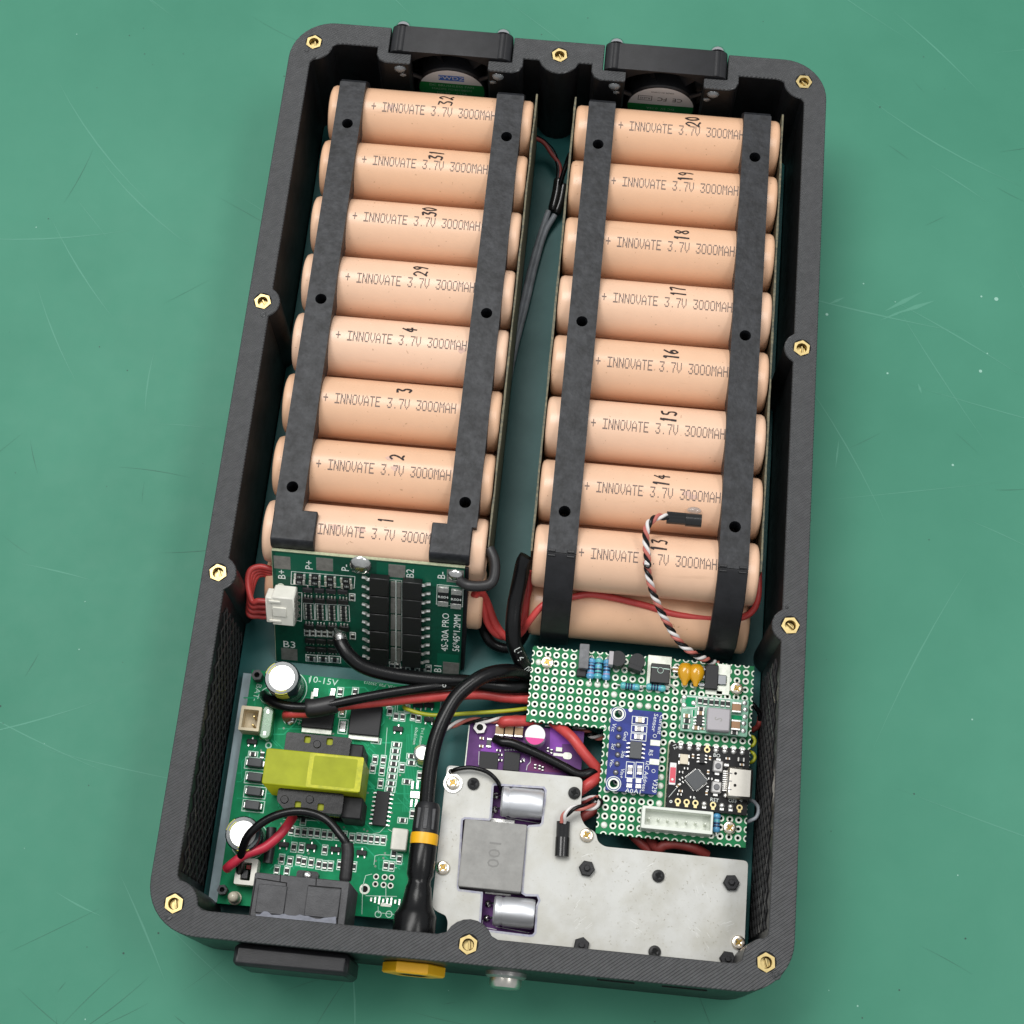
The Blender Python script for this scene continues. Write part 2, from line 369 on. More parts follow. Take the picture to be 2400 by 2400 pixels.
    def sheet(s, poly, z): return s.add([(x, y, z) for x, y in poly], [tuple(range(len(poly)))])
    def line(s, pts, wd, z):
        for a, b in zip(pts, pts[1:]):
            s.k = (getattr(s, 'k', 0) + 1) % 7; a = Vector(a[:2]); b = Vector(b[:2]); d = b - a
            if d.length < 1e-5: continue
            n = Vector((-d.y, d.x)).normalized() * wd / 2; e = d.normalized() * wd * .3
            s.sheet([tuple(a - n - e), tuple(b - n + e), tuple(b + n + e), tuple(a + n - e)], z + s.k * .0022)
        return s
    def frame(s, x0, y0, x1, y1, wd, z): return s.line([(x0, y0), (x1, y0), (x1, y1), (x0, y1), (x0, y0)], wd, z)
    def text(s, t, size, x, y, z, rot=0., sx=1.):
        vs, fs = text2d(t); c, q = math.cos(math.radians(rot)), math.sin(math.radians(rot))
        return s.add([(x + (a * sx * c - b * q) * size, y + (a * sx * q + b * c) * size, z) for a, b in vs], fs)
    def annulus(s, x, y, ro, ri, z, n=16):
        a = circ(x, y, ro, n); b = circ(x, y, ri, n)
        return s.add([(u, v, z) for u, v in a + b], [(i, (i + 1) % n, n + (i + 1) % n, n + i) for i in range(n)])
    def mesh(s, name, mats, sharp=38, o=(0, 0, 0)):
        me = bpy.data.meshes.new(name); me.from_pydata([((x - o[0]) * K, (y - o[1]) * K, (z - o[2]) * K) for x, y, z in s.v], [], s.f)
        for m in mats: me.materials.append(M(m))
        me.polygons.foreach_set('material_index', s.mi)
        bm = bmesh.new(); bm.from_mesh(me); bmesh.ops.recalc_face_normals(bm, faces=bm.faces); bm.to_mesh(me); bm.free()
        me.polygons.foreach_set('use_smooth', [True] * len(me.polygons)); me.set_sharp_from_angle(angle=math.radians(sharp)); me.update()
        return me
    def build(s, name, mats, parent=None, o=(0, 0, 0), bevel=0, sharp=38):
        if isinstance(mats, str): mats = [mats]
        ob = bpy.data.objects.new(name, s.mesh(name, mats, sharp, o)); col.objects.link(ob); ob.location = Vector(o) * K
        if parent: ob.parent = parent
        if bevel:
            b = ob.modifiers.new('b', 'BEVEL'); b.width = bevel * K; b.segments = 2; b.limit_method = 'ANGLE'; b.angle_limit = math.radians(40); b.harden_normals = True
        return ob
def inst(me, name, parent, loc, rz=0., rx=0., ry=0.):
    ob = bpy.data.objects.new(name, me); col.objects.link(ob); ob.parent = parent
    ob.location = Vector(loc) * K; ob.rotation_euler = (rx, ry, rz); return ob
def tag(o, label, cat=None, group=None, kind=None):
    if label: o['label'] = label
    if cat: o['category'] = cat
    if group: o['group'] = group
    if kind: o['kind'] = kind
    return o
class Fr:                                   # a thing: Empty at its base; p() turns a photo pixel into a point on its own plane
    def __init__(s, name, label, cat, O, U=(1, 0, 0), V=(0, 1, 0), group=None):
        s.O = Vector(O); s.U = Vector(U).normalized(); s.V = Vector(V).normalized(); s.N = s.U.cross(s.V)
        s.root = bpy.data.objects.new(name, None); col.objects.link(s.root); s.root.empty_display_size = .005
        R = Matrix((s.U, s.V, s.N)).transposed().to_4x4(); s.root.matrix_world = Matrix.Translation(s.O * K) @ R
        tag(s.root, label, cat, group)
    def p(s, px, h=0.):
        d = ray(px); t = (s.O + s.N * h - CP).dot(s.N) / d.dot(s.N); q = CP + d * t - s.O
        return Vector((q.dot(s.U), q.dot(s.V), h))
    def l(s, P_): q = Vector(P_) - s.O; return Vector((q.dot(s.U), q.dot(s.V), q.dot(s.N)))

# ------------------------------------------------------------------ bench
tb = MB(); tb.add([(-1500, -1200, 0), (1500, -1200, 0), (1500, 1600, 0), (-1500, 1600, 0), (-1500, -1200, -20), (1500, -1200, -20), (1500, 1600, -20), (-1500, 1600, -20)],
                  [(0, 1, 2, 3), (7, 6, 5, 4), (0, 4, 5, 1), (1, 5, 6, 2), (2, 6, 7, 3), (3, 7, 4, 0)])
table = tag(tb.build('table', 'bench_mat'), None, kind='structure')
def scratches():
    A, B, Cc, D = MB(), MB(), MB(), MB()
    def scr(mb, x, y, ang, ln, wd, bend=0):
        pts = []
        for i in range(7):
            t = i / 6 - .5; pts.append((x + math.cos(ang + bend * t) * ln * t, y + math.sin(ang + bend * t) * ln * t))
        for i in range(6):
            a, b = Vector(pts[i]), Vector(pts[i + 1]); n = (b - a).orthogonal().normalized() * wd / 2
            k0 = 1 - abs(i / 6 - .5) * 1.9; k1 = 1 - abs((i + 1) / 6 - .5) * 1.9
            mb.sheet([tuple(a - n * k0), tuple(b - n * k1), tuple(b + n * k1), tuple(a + n * k0)], .03 + random.random() * .02)
    R = random.Random(4)
    def off(): 
        while True:
            x, y = R.uniform(-230, 230), R.uniform(-230, 240)
            if not (abs(x) < 88 and abs(y) < 146): return x, y
    for i in range(80): x, y = off(); scr(A, x, y, R.gauss(-.75, .5), R.uniform(12, 70), R.uniform(.2, .6), R.uniform(-.12, .12))
    for i in range(70): x, y = off(); scr(B, x, y, R.choice((-.6, .5, 1.2)) + R.gauss(0, .35), R.uniform(3, 30), R.uniform(.1, .26), R.uniform(-.12, .12))
    for i in range(55):                     # bottom-left corner is the most worn
        scr(B, R.uniform(-170, 20), R.uniform(-215, -150), R.gauss(-.5, .9), R.uniform(2, 26), R.uniform(.1, .3), R.uniform(-.1, .1))
    for (px, a, ln) in (((40 + 60, 560), 8, 60), ((230, 340), -48, 60), ((330, 480), -40, 50), ((2200, 340), -30, 62)):
        q = P(px, 0); scr(A, q.x, q.y, math.radians(a), ln, .5, .15)
    for i in range(34): x, y = off(); Cc.sheet(circ(x, y, R.uniform(.1, .3), 6), .05)
    for i in range(120): x, y = off(); D.sheet(circ(x, y, R.uniform(.1, .35), 6), .05)
    for px, rr in (((2335, 701), .7), ((2298, 870), .55), ((2300, 695), .35), ((2080, 875), .35), ((2233, 1090), .4), ((1938, 737), .5)):
        q = P(px, 0); Cc.sheet(circ(q.x, q.y, rr, 9), .06)
    wk = lambda x, y: P((1880 + x * 520 / 1932, 600 + y * 520 / 1932), 0)
    for (a, b, wd) in (((720, 480), (1050, 310), 1.5), ((680, 560), (950, 450), .8), ((830, 500), (1150, 390), 1.5), ((230, 420), (370, 360), 1.0), ((290, 1850), (320, 1600), .6), ((1010, 1110), (1040, 1200), .8)):
        p0, p1 = wk(*a), wk(*b); d = p1 - p0; scr(A, (p0.x + p1.x) / 2, (p0.y + p1.y) / 2, math.atan2(d.y, d.x), d.length, wd)
    for n, mb, m in (('scratch', A, 'scratch_light'), ('dark_scratch', B, 'scratch_dark'), ('dust', Cc, 'speck_white'), ('dirt', D, 'speck_dark')):
        tag(mb.build(n, m, table), None, kind='stuff')
scratches()

# ------------------------------------------------------------------ case
CASE = Fr('enclosure', 'open dark grey 3D-printed enclosure tray on the green bench mat', 'enclosure', (0, 0, 0))
INS = [(-78.66, 136), (.4, 138.6), (78.66, 136), (-81.4, 42.6), (81.4, 42.6), (-81.4, -43.7), (81.4, -43.7), (-78.66, -136), (.3, -139), (78.66, -136)]
RIM = 41.
def side_boss(y, sg):                        # inner outline along one side, going down on the right side
    a = math.degrees(math.acos(2.4 / 5.2)); return arc(81.4, y, 5.2, 180 - a, 180 + a, 8)
half = [(47, 134.5)][:0]
right_in = [(47, 134.5), (47, 131.2), (47.6, 130.7), (55, 130.7), (57, 131.6), (58, 133.6), (58, 136.3), (69.6, 136.3), (71.2, 136.0)]
right_in += arc(78.66, 136, 6.3, 186, 264, 8) + [(78.9, 128.6), (79, 126.8)]
right_in += [(79, 49.5)] + side_boss(42.6, 1) + [(79, -37)] + side_boss(-43.7, 1) + [(79, -126.8), (78.9, -128.6)]
right_in += arc(78.66, -136, 6.3, 96, 178, 8) + [(71, -136.8), (69, -137)] + [(8, -137)] + arc(.3, -139, 6.6, 25, 155, 8)
left_in = [(-x, y) for x, y in right_in if y > -137.5][::-1]
left_in = [(-8, -137), (-69, -137), (-71, -136.8)] + [(-x, y) for x, y in (arc(78.66, -136, 6.3, 96, 178, 8))[::-1]] + [(-78.9, -128.6), (-79, -126.8)] + [(-x, y) for x, y in side_boss(-43.7, 1)[::-1]] \
    + [(-79, -37)] + [(-x, y) for x, y in side_boss(42.6, 1)[::-1]] + [(-79, 49.5), (-79, 126.8), (-78.9, 128.6)] + [(-x, y) for x, y in arc(78.66, 136, 6.3, 186, 264, 8)[::-1]] \
    + [(-71.2, 136.0), (-69.6, 136.3), (-58, 136.3), (-58, 133.6), (-57, 131.6), (-55, 130.7), (-47.6, 130.7), (-47, 131.2), (-47, 134.5)]
outer = [(-54.4, 134.5), (-54.4, 144)] + arc(-72, 130, 14, 90, 180, 10) + arc(-72, -130, 14, 180, 270, 10) + arc(72, -130, 14, 270, 360, 10) + arc(72, 130, 14, 0, 90, 10) + [(54.4, 144), (54.4, 134.5)]
ring_poly = outer + right_in + left_in
mid_poly = [(-22, 134.5), (-14.6, 134.5), (-14.6, 144), (14.6, 144), (14.6, 134.5), (22, 134.5), (22, 131.2), (21.4, 130.7), (14, 130.7), (12, 131.6), (11, 133.6), (11, 136.3), (7.2, 136.3)] \
    + arc(.4, 138.6, 6.8, -20, -160, 8) + [(-6.4, 136.3), (-11, 136.3), (-11, 133.6), (-12, 131.6), (-14, 130.7), (-21.4, 130.7), (-22, 131.2)]
for nm, za, zb, mm, bv in (('wall', 0, RIM - .71, 'wall_shaded', 0), ('rim', RIM - .7, RIM, 'printed_case', .3)):
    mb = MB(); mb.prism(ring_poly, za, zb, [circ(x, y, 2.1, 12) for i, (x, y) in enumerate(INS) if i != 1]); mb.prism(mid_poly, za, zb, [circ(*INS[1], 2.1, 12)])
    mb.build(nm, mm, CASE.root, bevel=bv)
mb = MB(); mb.box(0, -.3, 1.5, 157.6, 272.6, 3, .2); mb.build('floor_panel', 'teal_sheet', CASE.root)
mb = MB(); mb.prism(circ(0, 0, 2.6, 6, .3), -3.4, .14, [circ(0, 0, 1.6, 14)]); mb.cyl((0, 0, -3.4), 1.5, 1.6, n=12); mb.box(.3, 0, -1.4, .5, 2.4, .9, .1); ins_me = mb.mesh('threaded_insert', ['brass'])
mb = MB(); mb.annulus(.06, .14, 2.75, 1.9, .03, 18); shadow_ring_me = mb.mesh('insert_shadow_ring', ['hole_and_shadow'])  # flat dark ring painting the shadow line round an insert
for i, (x, y) in enumerate(INS): q = inst(ins_me, 'threaded_insert', CASE.root, (x, y, RIM), random.random() * 1.0); inst(shadow_ring_me, 'insert_shadow_ring', q, (0, 0, 0))
for sg in (-1, 1):                           # diagonal vent lattice in both long walls
    mb = MB(); ya0, ya1, zz0, zz1 = -127, -52, 5, 37; X = sg * 78.75
    for dr in (1, -1):
        k = ya0 - (zz1 - zz0)
        while k < ya1:
            a = max(k, ya0); b = min(k + (zz1 - zz0), ya1)
            if b - a > .5:
                za, zb = zz0 + (a - k), zz0 + (b - k)
                if dr < 0: za, zb = zz1 - (a - k), zz1 - (b - k)
                mb.tube([(X, a, za), (X, b, zb)], .3, 5)
            k += 5.2
    mb.build('vent_grille', 'lattice', CASE.root)
mb = MB()
for a, b in ((y7(0, 1340), y7(340, 1372)), (y7(590, 1402), y7(1000, 1440))):
    p0 = P(a, 36); p1 = P(b, 36); mb = MB(); mb.box((p0.x + p1.x) / 2, -144.05, 34.0, p1.x - p0.x, .5, 1.6); mb.build('port_slot', 'hole_and_shadow', CASE.root)
mb = MB()                                    # little stray blobs of print plastic by the inserts
for x, y, r in ((-80.5, 132.8, .8), (-77.5, 130.5, .6), (79.5, 139, .9), (-80.6, 38.3, 1.0), (-79.5, -139.5, 1.1), (81.5, -139, 1.3), (80.2, -38.5, .6)):
    mb.dome((x, y, RIM - .2), r, r * .7, 8)
tag(mb.build('print_blob', 'printed_case', CASE.root), None, kind='stuff')

# ------------------------------------------------------------------ fans
def fan(cx, label, kind):
    F = Fr('cooling_fan', label, 'fan', (cx, 139.4, 3), group='cooling fans in the back wall'); r = F.root
    mb = MB(); mb.prism(rrect(-19.6, 0, 19.6, 39.2, 2.2), -4.8, 4.9, [circ(0, 20, 18.6, 40)], axis='y'); mb.build('fan_frame', 'abs_black', r, bevel=.25)
    for sx in (-1, 1):
        mb = MB(); mb.cyl((sx * 16.2, -4.7, 37.2), 2.3, 9.5, 'y', 14); mb.build('corner_post', 'abs_black', r)
        mb = MB(); mb.lathe([(0, 0), (2.6, 0), (2.6, .6), (2.1, 1.6), (1.2, 2.2), (0, 2.4)], (sx * 16.2, 4.9, 37.4), 'y', 16); mb.build('screw_head', 'chrome', r)
        mb = MB(); mb.dome((0, 0, 0), 2.0, 1.2, 9); me = mb.mesh('glue_blob', ['hot_glue'])
        g = inst(me, 'glue_blob', r, (sx * 15.8, -8.6, 35.2), 0, math.radians(80)); g.scale = (1, .8, 1)
        g = inst(me, 'glue_blob', r, (sx * 14.6, -8.0, 31.8), .5, math.radians(70)); g.scale = (.9, .55, .8)
    mb = MB(); mb.lathe([(0, 4.2), (18.7, 4.2), (18.7, 4.8), (0, 4.8)], (0, 0, 20), 'y', 40); mb.build('light_blocker', 'abs_black', r)  # added solid disc, keeps light from the mat out of the bore
    mb = MB(); mb.lathe([(0, 4), (11.6, 4), (11.6, -4.4), (11.1, -4.9), (0, -4.9)], (0, 0, 20), 'y', 40); hub = mb.build('hub', 'abs_black', r)
    for k in range(7):
        mb = MB(); a0 = k * 2 * math.pi / 7; q = []
        for i in range(5):
            for j in range(3):
                a = a0 + i * .13; rr = 11 + j * 3.4; q.append((rr * math.cos(a), -2.5 + i * 1.4, 20 + rr * math.sin(a)))
        mb.add(q, [(i * 3 + j, i * 3 + j + 1, i * 3 + j + 4, i * 3 + j + 3) for i in range(4) for j in range(2)]); mb.build('blade', 'abs_black', r)
    for k in range(3):
        a = .6 + k * 2 * math.pi / 3; mb = MB(); mb.tube([(11 * math.cos(a), -4.4, 20 + 11 * math.sin(a)), (18.8 * math.cos(a), -4.4, 20 + 18.8 * math.sin(a))], .8, 6); mb.build('strut', 'abs_black', r)
    # round paper label on the hub, white upper part and green lower part
    n = 36; R = 10.8; cut = 3.6 if kind == 0 else 1.2; Y = -4.98
    mb = MB(); a0 = math.asin(cut / R)
    up = [(R * math.cos(a), R * math.sin(a)) for a in [a0 + (math.pi - 2 * a0) * i / 20 for i in range(21)]]
    lo = [(R * math.cos(a), R * math.sin(a)) for a in [math.pi - a0 + (math.pi + 2 * a0) * i / 24 for i in range(25)]]
    mb.add([(x, Y, 20 + z) for x, z in up], [tuple(range(len(up)))]); mb.m = 1; mb.add([(x, Y, 20 + z) for x, z in lo], [tuple(range(len(lo)))])
    lab = mb.build('label_sticker', ['label_white', 'label_green'], hub)
    def tx(t, size, x, z, m, rot=0, sx=1.):
        q = MB(); q.text(t, size, 0, 0, 0, rot, sx); q.v = [(a + x, Y - .06, b + 20 + z) for a, b, c in q.v]; return q
    parts = []
    if kind == 0:
        q = MB(); q.add([(a, Y - .03, 20 + b) for a, b in ((-4.2, 5.2), (4.2, 5.2), (4.2, 8.0), (-4.2, 8.0))], [(0, 1, 2, 3)]); parts.append((q, 'label_blue'))
        parts += [(tx('FWDZ', 2.6, 0, 6.6, 0, 0, 1.15), 'label_white'), (tx('DC BRUSHLESS FAN', 1.6, 0, 2.2, 0, 0, 1.05), 'label_pale'), (tx('MADFE FD4010B5M', 1.5, 0, .2, 0, 0, 1.05), 'label_pale'), (tx('DC 5V    0.15A', 1.6, 0, -1.9, 0), 'label_pale')]
    else:
        parts += [(tx('CE', 2.8, 5.2, 4.6, 0, 180), 'label_ink'), (tx('FC', 2.8, .2, 4.6, 0, 180), 'label_ink'), (tx('RoHS', 1.5, -5.4, 4.6, 0, 180), 'label_ink'), (tx('MADE IN CHINA', 1.0, 0, 8.2, 0, 180), 'label_ink'), (tx('DC 5V  0.15A', 1.6, 0, -.8, 0, 180), 'label_pale'), (tx('FD4010B5M', 1.4, 0, -2.8, 0, 180), 'label_pale')]
        q = MB(); fr = [(-7.6, 3.4), (-3.2, 3.4), (-3.2, 5.8), (-7.6, 5.8), (-7.6, 3.4)]; q.line(fr, .2, 0); q.v = [(a, Y - .05, 20 + b) for a, b, c in q.v]; parts.append((q, 'label_ink'))
    J = MB(); ms = []
    for q, m in parts:
        if m not in ms: ms.append(m)
        J.m = ms.index(m); J.add(q.v, q.f)
    J.build('lettering', ms, hub)
fan(-34.5, 'black fan set in the back wall with a white and green hub label reading FWDZ', 0)
fan(34.5, 'black fan set in the back wall with an upside-down CE mark on its hub label', 1)

# ------------------------------------------------------------------ battery packs
FONT = {'I': '11111 00100 00100 00100 00100 00100 11111', 'N': '10001 11001 11001 10101 10011 10011 10001', 'O': '01110 10001 10001 10001 10001 10001 01110',
        'V': '10001 10001 10001 10001 10001 01010 00100', 'A': '00100 01010 10001 10001 11111 10001 10001', 'T': '11111 00100 00100 00100 00100 00100 00100',
        'E': '11111 10000 10000 11110 10000 10000 11111', '3': '11111 00001 00010 00110 00001 10001 01110', '.': '00000 00000 00000 00000 00000 00000 00100',
        '7': '11111 00001 00010 00010 00100 00100 00100', '0': '01110 10001 10001 10001 10001 10001 01110', 'M': '10001 11011 10101 10101 10001 10001 10001',
        'H': '10001 10001 10001 11111 10001 10001 10001', '+': '00000 00100 00100 11111 00100 00100 00000', ' ': ' '.join(['00000'] * 7)}
RC = 9.2
def dot_text(t):                             # ink-jet dots lying on the cylinder, text centred on angle 0, first letter after '+ ' at x = 0
    mb = MB(); px, py = .292, .47; x = -2 * 1.735
    R = random.Random(3)
    for ch in t:
        for j, row in enumerate(FONT[ch].split()):
            for i, b in enumerate(row):
                if b == '1':
                    cx = x + i * px + R.uniform(-.02, .02); a = (3 - j) * py / RC; da = .205 / RC; dx = .135; r = RC + .04
                    q = [(cx - dx, a - da), (cx + dx, a - da), (cx + dx, a + da), (cx - dx, a + da)]
                    mb.add([(u, r * math.sin(w_), r * math.cos(w_)) for u, w_ in q], [(0, 1, 2, 3)])
        x += 1.735
    return mb.mesh('printed_text', ['print_ink'])
DIG = {'0': [[(.5, 1), (.1, .7), (.1, .3), (.45, 0), (.9, .3), (.9, .7), (.5, 1)]], '1': [[(.35, .85), (.55, 1), (.5, 0)]],
       '2': [[(.1, .8), (.4, 1), (.85, .8), (.7, .45), (.1, .05), (.5, .12), (1, 0)]], '3': [[(.1, .95), (.8, .95), (.4, .6), (.85, .4), (.7, .05), (.1, .08)]],
       '4': [[(.6, 1), (.1, .4), (.95, .4)], [(.65, .65), (.6, 0)]], '5': [[(.9, 1), (.25, 1), (.2, .6), (.75, .55), (.85, .2), (.5, 0), (.1, .1)]],
       '6': [[(.75, 1), (.3, .7), (.12, .3), (.45, 0), (.85, .25), (.6, .5), (.2, .35)]], '7': [[(.05, .95), (.9, 1), (.55, .5), (.4, 0)]],
       '8': [[(.5, .55), (.15, .8), (.5, 1), (.85, .8), (.5, .55), (.1, .25), (.5, 0), (.9, .25), (.5, .55)]], '9': [[(.85, .75), (.5, .5), (.15, .75), (.5, 1), (.85, .75), (.75, .3), (.55, 0)]]}
def number(t, H=4.2, W=1.8):                 # marker digits running up the cell: digit tops point to -x
    mb = MB(); s0 = -(len(t) * (W + .7) - .7) / 2
    R = random.Random(t)
    for ch in t:
        jx, jy, jw = R.uniform(-.1, .1), R.uniform(-.06, .06), R.uniform(.85, 1.2); sh = R.uniform(-.18, .18)
        for st in DIG[ch]:
            pts = smooth([(u + jx + sh * (v - .5) + R.uniform(-.05, .05), v + jy + R.uniform(-.05, .05), 0) for u, v in st], 4)
            q = [(-(p.y - .5) * H, s0 + p.x * W) for p in pts]
            for a, b in zip(q, q[1:]):
                a = Vector(a); b = Vector(b); d = b - a
                if d.length < 1e-4: continue
                n = Vector((-d.y, d.x)).normalized() * R.uniform(.22, .34) * jw; e = d.normalized() * .18
                r = RC + .055
                mb.add([(u.x, r * math.sin(u.y / RC), r * math.cos(u.y / RC)) for u in (a - n - e, b - n + e, b + n + e, a + n - e)], [(0, 1, 2, 3)])
        s0 += W + .7
    return mb.mesh('handwritten_number', ['marker_ink'])
cb = MB(); prof = [(0, -32.2), (5.6, -32.2), (6.2, -32.55), (8.0, -32.5), (8.8, -32.1), (9.2, -31.2)]
cb.lathe(prof + [(RC, -20), (RC, 0), (RC, 20)] + [(r, -h) for r, h in prof[::-1]], (0, 0, 0), 'x', 44); cell_me = cb.mesh('battery_cell', ['cell_wrap'], 50)
tx_full = dot_text('+ INNOVATE 3.7V 3000MAH')
Y0, PITCH, ZU, ZL = 116.9, 20.45, 30.0, 14.3
SMUDGE = {'1': [z3(960, 1635), z3(790, 1615)], '2': [z3(1140, 1172), z3(1180, 1235)], '4': [z3(1605, 470)], '14': [z4(1170, 1420), z4(1130, 1400)], '32': [z1(870, 690)]}
def pack(cx, marks, label, kind):
    F = Fr('battery_pack', label, 'battery', (cx, 45, 3)); r = F.root; O = F.O
    def L(x, y, z): return (x - O.x, y - O.y, z - O.z)
    for k in range(8):
        yc = Y0 - k * PITCH
        c = inst(cell_me, 'battery_cell', r, L(cx, yc, ZU), rx=0); n, pt, pn = marks[k]
        c['label'] = 'peach wrapped cell with handwritten %s' % n
        xt, at = Pcyl(pt, yc, ZU, RC); inst(tx_full, 'printed_text', c, (xt - cx, 0, 0), rx=at)
        xn, an = Pcyl(pn, yc, ZU, RC); inst(number(n), 'handwritten_number', c, (xn - cx, 0, 0), rx=an)
        for px in SMUDGE.get(n, ()):
            xs_, as_ = Pcyl(px, yc, ZU, RC); q = MB(); R = random.Random(int(px[0]))
            ol = [(R.uniform(.5, 1.1) * 1.5 * math.cos(a), R.uniform(.5, 1.1) * 1.0 * math.sin(a)) for a in [i * math.pi / 7 for i in range(14)]]
            q.add([(u, (RC + .025) * math.sin(v / RC), (RC + .025) * math.cos(v / RC)) for u, v in ol], [tuple(range(14))]); inst(q.mesh('ink_smudge', ['smudge_ink']), 'ink_smudge', c, (xs_ - cx, 0, 0), rx=as_)
        inst(cell_me, 'battery_cell', r, L(cx, yc - PITCH / 2, ZL), rx=1.3 + k)
    yb = Y0 + 5.5; xs = ((-68.3, -60.1), (-18.1, -9.5)) if kind == 'A' else ((11.2, 19.7), (60.3, 68.9))
    zt = 41.0
    for i, (x0, x1) in enumerate(xs):
        hx = (x0 + x1) / 2 + (0 if kind == 'A' else -.2); holes = [circ(hx - O.x + (.2 if kind == 'A' else 0), y - O.y, 1.75, 14) for y in (107, 45.2, -15.8)]
        yf = -23.2 if kind == 'A' else -28.4
        mb = MB(); mb.prism(roundpoly([(x0 - O.x, yb - O.y, .3), (x1 - O.x, yb - O.y, .3), (x1 - O.x, yf - O.y, .1), (x0 - O.x, yf - O.y, .1)], .3), 33.0 - 3, zt - 3, holes)
        st = mb.build('strap', 'strap', r, bevel=.35)
        for h in (107, 45.2, -15.8):         # dark bottoms of the screw holes
            mb = MB(); mb.cyl((hx - O.x + (.2 if kind == 'A' else 0), h - O.y, 31.0 - 3), 1.7, 3.4, n=12, ch=.5); mb.build('screw_well', 'chip_black', st)
        # strap running down over the back end
        mb = MB(); q = [(yb - .4, zt - .2), (yb + 1.6, zt - 1.4), (yb + 5.6, 33), (yb + 6.2, 26), (yb + 6.2, 6), (yb + 4.2, 6), (yb + 4.2, 26), (yb + 1, 33), (yb - .4, 35)]
        mb.prism([(y - O.y, z - 3) for y, z in q], x0 - O.x + .02, x1 - O.x - .02, axis='x'); mb.build('strap_end', 'strap', r, bevel=.3)
        if kind == 'B':
            q = [(yf + .02, zt - .1), (yf - 1.2, zt - .5), (-36.6, 36.4), (-46.3, 21), (-46.6, 8), (-44.6, 8), (-44.3, 20.4), (-35, 35), (yf, 37)]
            mb = MB(); mb.prism([(y - O.y, z - 3) for y, z in q], x0 - O.x + .02, x1 - O.x - .02, axis='x'); mb.build('strap_leg', 'abs_black', r, bevel=.3)
            mb = MB()                        # two small notches moulded across the bend
            for xx in (x0 + 1.4, x1 - 1.6): mb.box(xx - O.x, yf - O.y + .5, zt - 3 + .1, 2.2, .7, .5, .1); mb.box(xx - O.x, yf - O.y - .9, zt - 3 - .25, 2.2, .5, .5, .1)
            mb.build('clip_notch', 'abs_black', r)
        else:
            xa, xb = (x0, -55.6) if i == 0 else (-22.4, -10.6)
            q = [(-22.6, zt), (-31.9, zt - .1), (-32.6, zt - 1), (-33.4, 38.2), (-33.2, 34), (-26, 32), (-22.6, 33)]
            if i == 0: q2 = (xa, xb)
            mb = MB(); mb.prism([(y - O.y, z - 3) for y, z in q], xa - O.x + (.02 if i == 0 else 0), xb - O.x, axis='x'); mb.build('strap_foot', 'strap', r, bevel=.4)
            mb = MB(); sx = .05; q = [(-34.2, 36.5), (-56.3, 4.0), (-54, 4.0), (-44, 14), (-31, 33)]
            mb.prism([(y - O.y, z - 3) for y, z in q], xa - O.x + .3, (xb - O.x) - .1, axis='x'); mb.build('bracket', 'abs_black', r, bevel=.3)
    for sx, on in ((-1, kind == 'B'), (1, True)):
        if on:
            x = cx + sx * 33.15; mb = MB(); R = random.Random(int(x)); pts = [(Y0 + 9.5 - i * 4.15 - O.y) for i in range(38)]
            vs = []; fs = []
            for i, y in enumerate(pts):
                e = R.uniform(-.25, .25)
                for xx in (-.28, .28): vs += [(x - O.x + xx, y, 1.5), (x - O.x + xx + R.uniform(-.1, .1), y, 36.6 - 3 + e)]
            for i in range(len(pts) - 1):
                a = i * 4; b = a + 4; fs += [(a, a + 1, b + 1, b), (a + 2, b + 2, b + 3, a + 3), (a + 1, a + 3, b + 3, b + 1)]
            fs += [(0, 2, 3, 1), (len(vs) - 4, len(vs) - 3, len(vs) - 1, len(vs) - 2)]
            mb.add(vs, fs); mb.build('insulating_sheet', 'fish_paper', r)
mA = [('32', z1(820, 690), z1(1225, 650)), ('31', z1(760, 1035), z1(1165, 1003)), ('30', z1(700, 1400), z1(1120, 1368)), ('29', z1(655, 1795), z1(1065, 1752)),
      ('4', z3(870, 375), z3(1270, 337)), ('3', z3(790, 780), z3(1235, 735)), ('2', z3(745, 1210), z3(1190, 1165)), ('1', z3(680, 1625), z3(1110, 1572))]
mB = [('20', z2(625, 675), z2(1030, 648)), ('19', z2(580, 1035), z2(985, 1003)), ('18', z2(545, 1425), z2(960, 1380)), ('17', z2(520, 1785), z2(940, 1747)),
      ('16', z4(620, 545), z4(1030, 497)), ('15', z4(590, 945), z4(1015, 897)), ('14', z4(550, 1355), z4(970, 1312)), ('13', z4(515, 1785), z4(955, 1732))]
pack(-38.9, mA, 'peach battery pack under black straps, cells numbered 1 to 4 and 29 to 32', 'A')
pack(39.9, mB, 'battery pack of peach cells with black straps, cells numbered 13 to 20', 'B')

# ------------------------------------------------------------------ small component meshes (shared)
def smd(w_, l_, h_, body, end='tin', e=.28):   # long axis x
    mb = MB(); mb.box(0, 0, h_ / 2, w_ * (1 - 2 * e) + .02, l_ * .96, h_, .05); mb.m = 1
    for s in (-1, 1): mb.box(s * w_ * (.5 - e / 2), 0, h_ * .5 + .01, w_ * e, l_, h_ + .04, .06)
    return mb.mesh('smd', [body, end])
R0603 = smd(2.0, 1.2, .55, 'smd_black', 'smd_end', e=.24); R0805 = smd(2.6, 1.5, .6, 'smd_black'); C0603 = smd(2.0, 1.2, .8, 'smd_tan'); C1206 = smd(3.2, 2.4, 1.3, 'smd_tan', e=.16)
C1210 = smd(3.4, 2.5, 2.0, 'smd_brown', e=.2); R1206 = smd(3.4, 1.8, .7, 'smd_black', e=.2); R2512 = smd(7.0, 3.1, .9, 'smd_black', e=.26); RSIL = smd(2.6, 1.4, .6, 'steel_grey', e=.3)
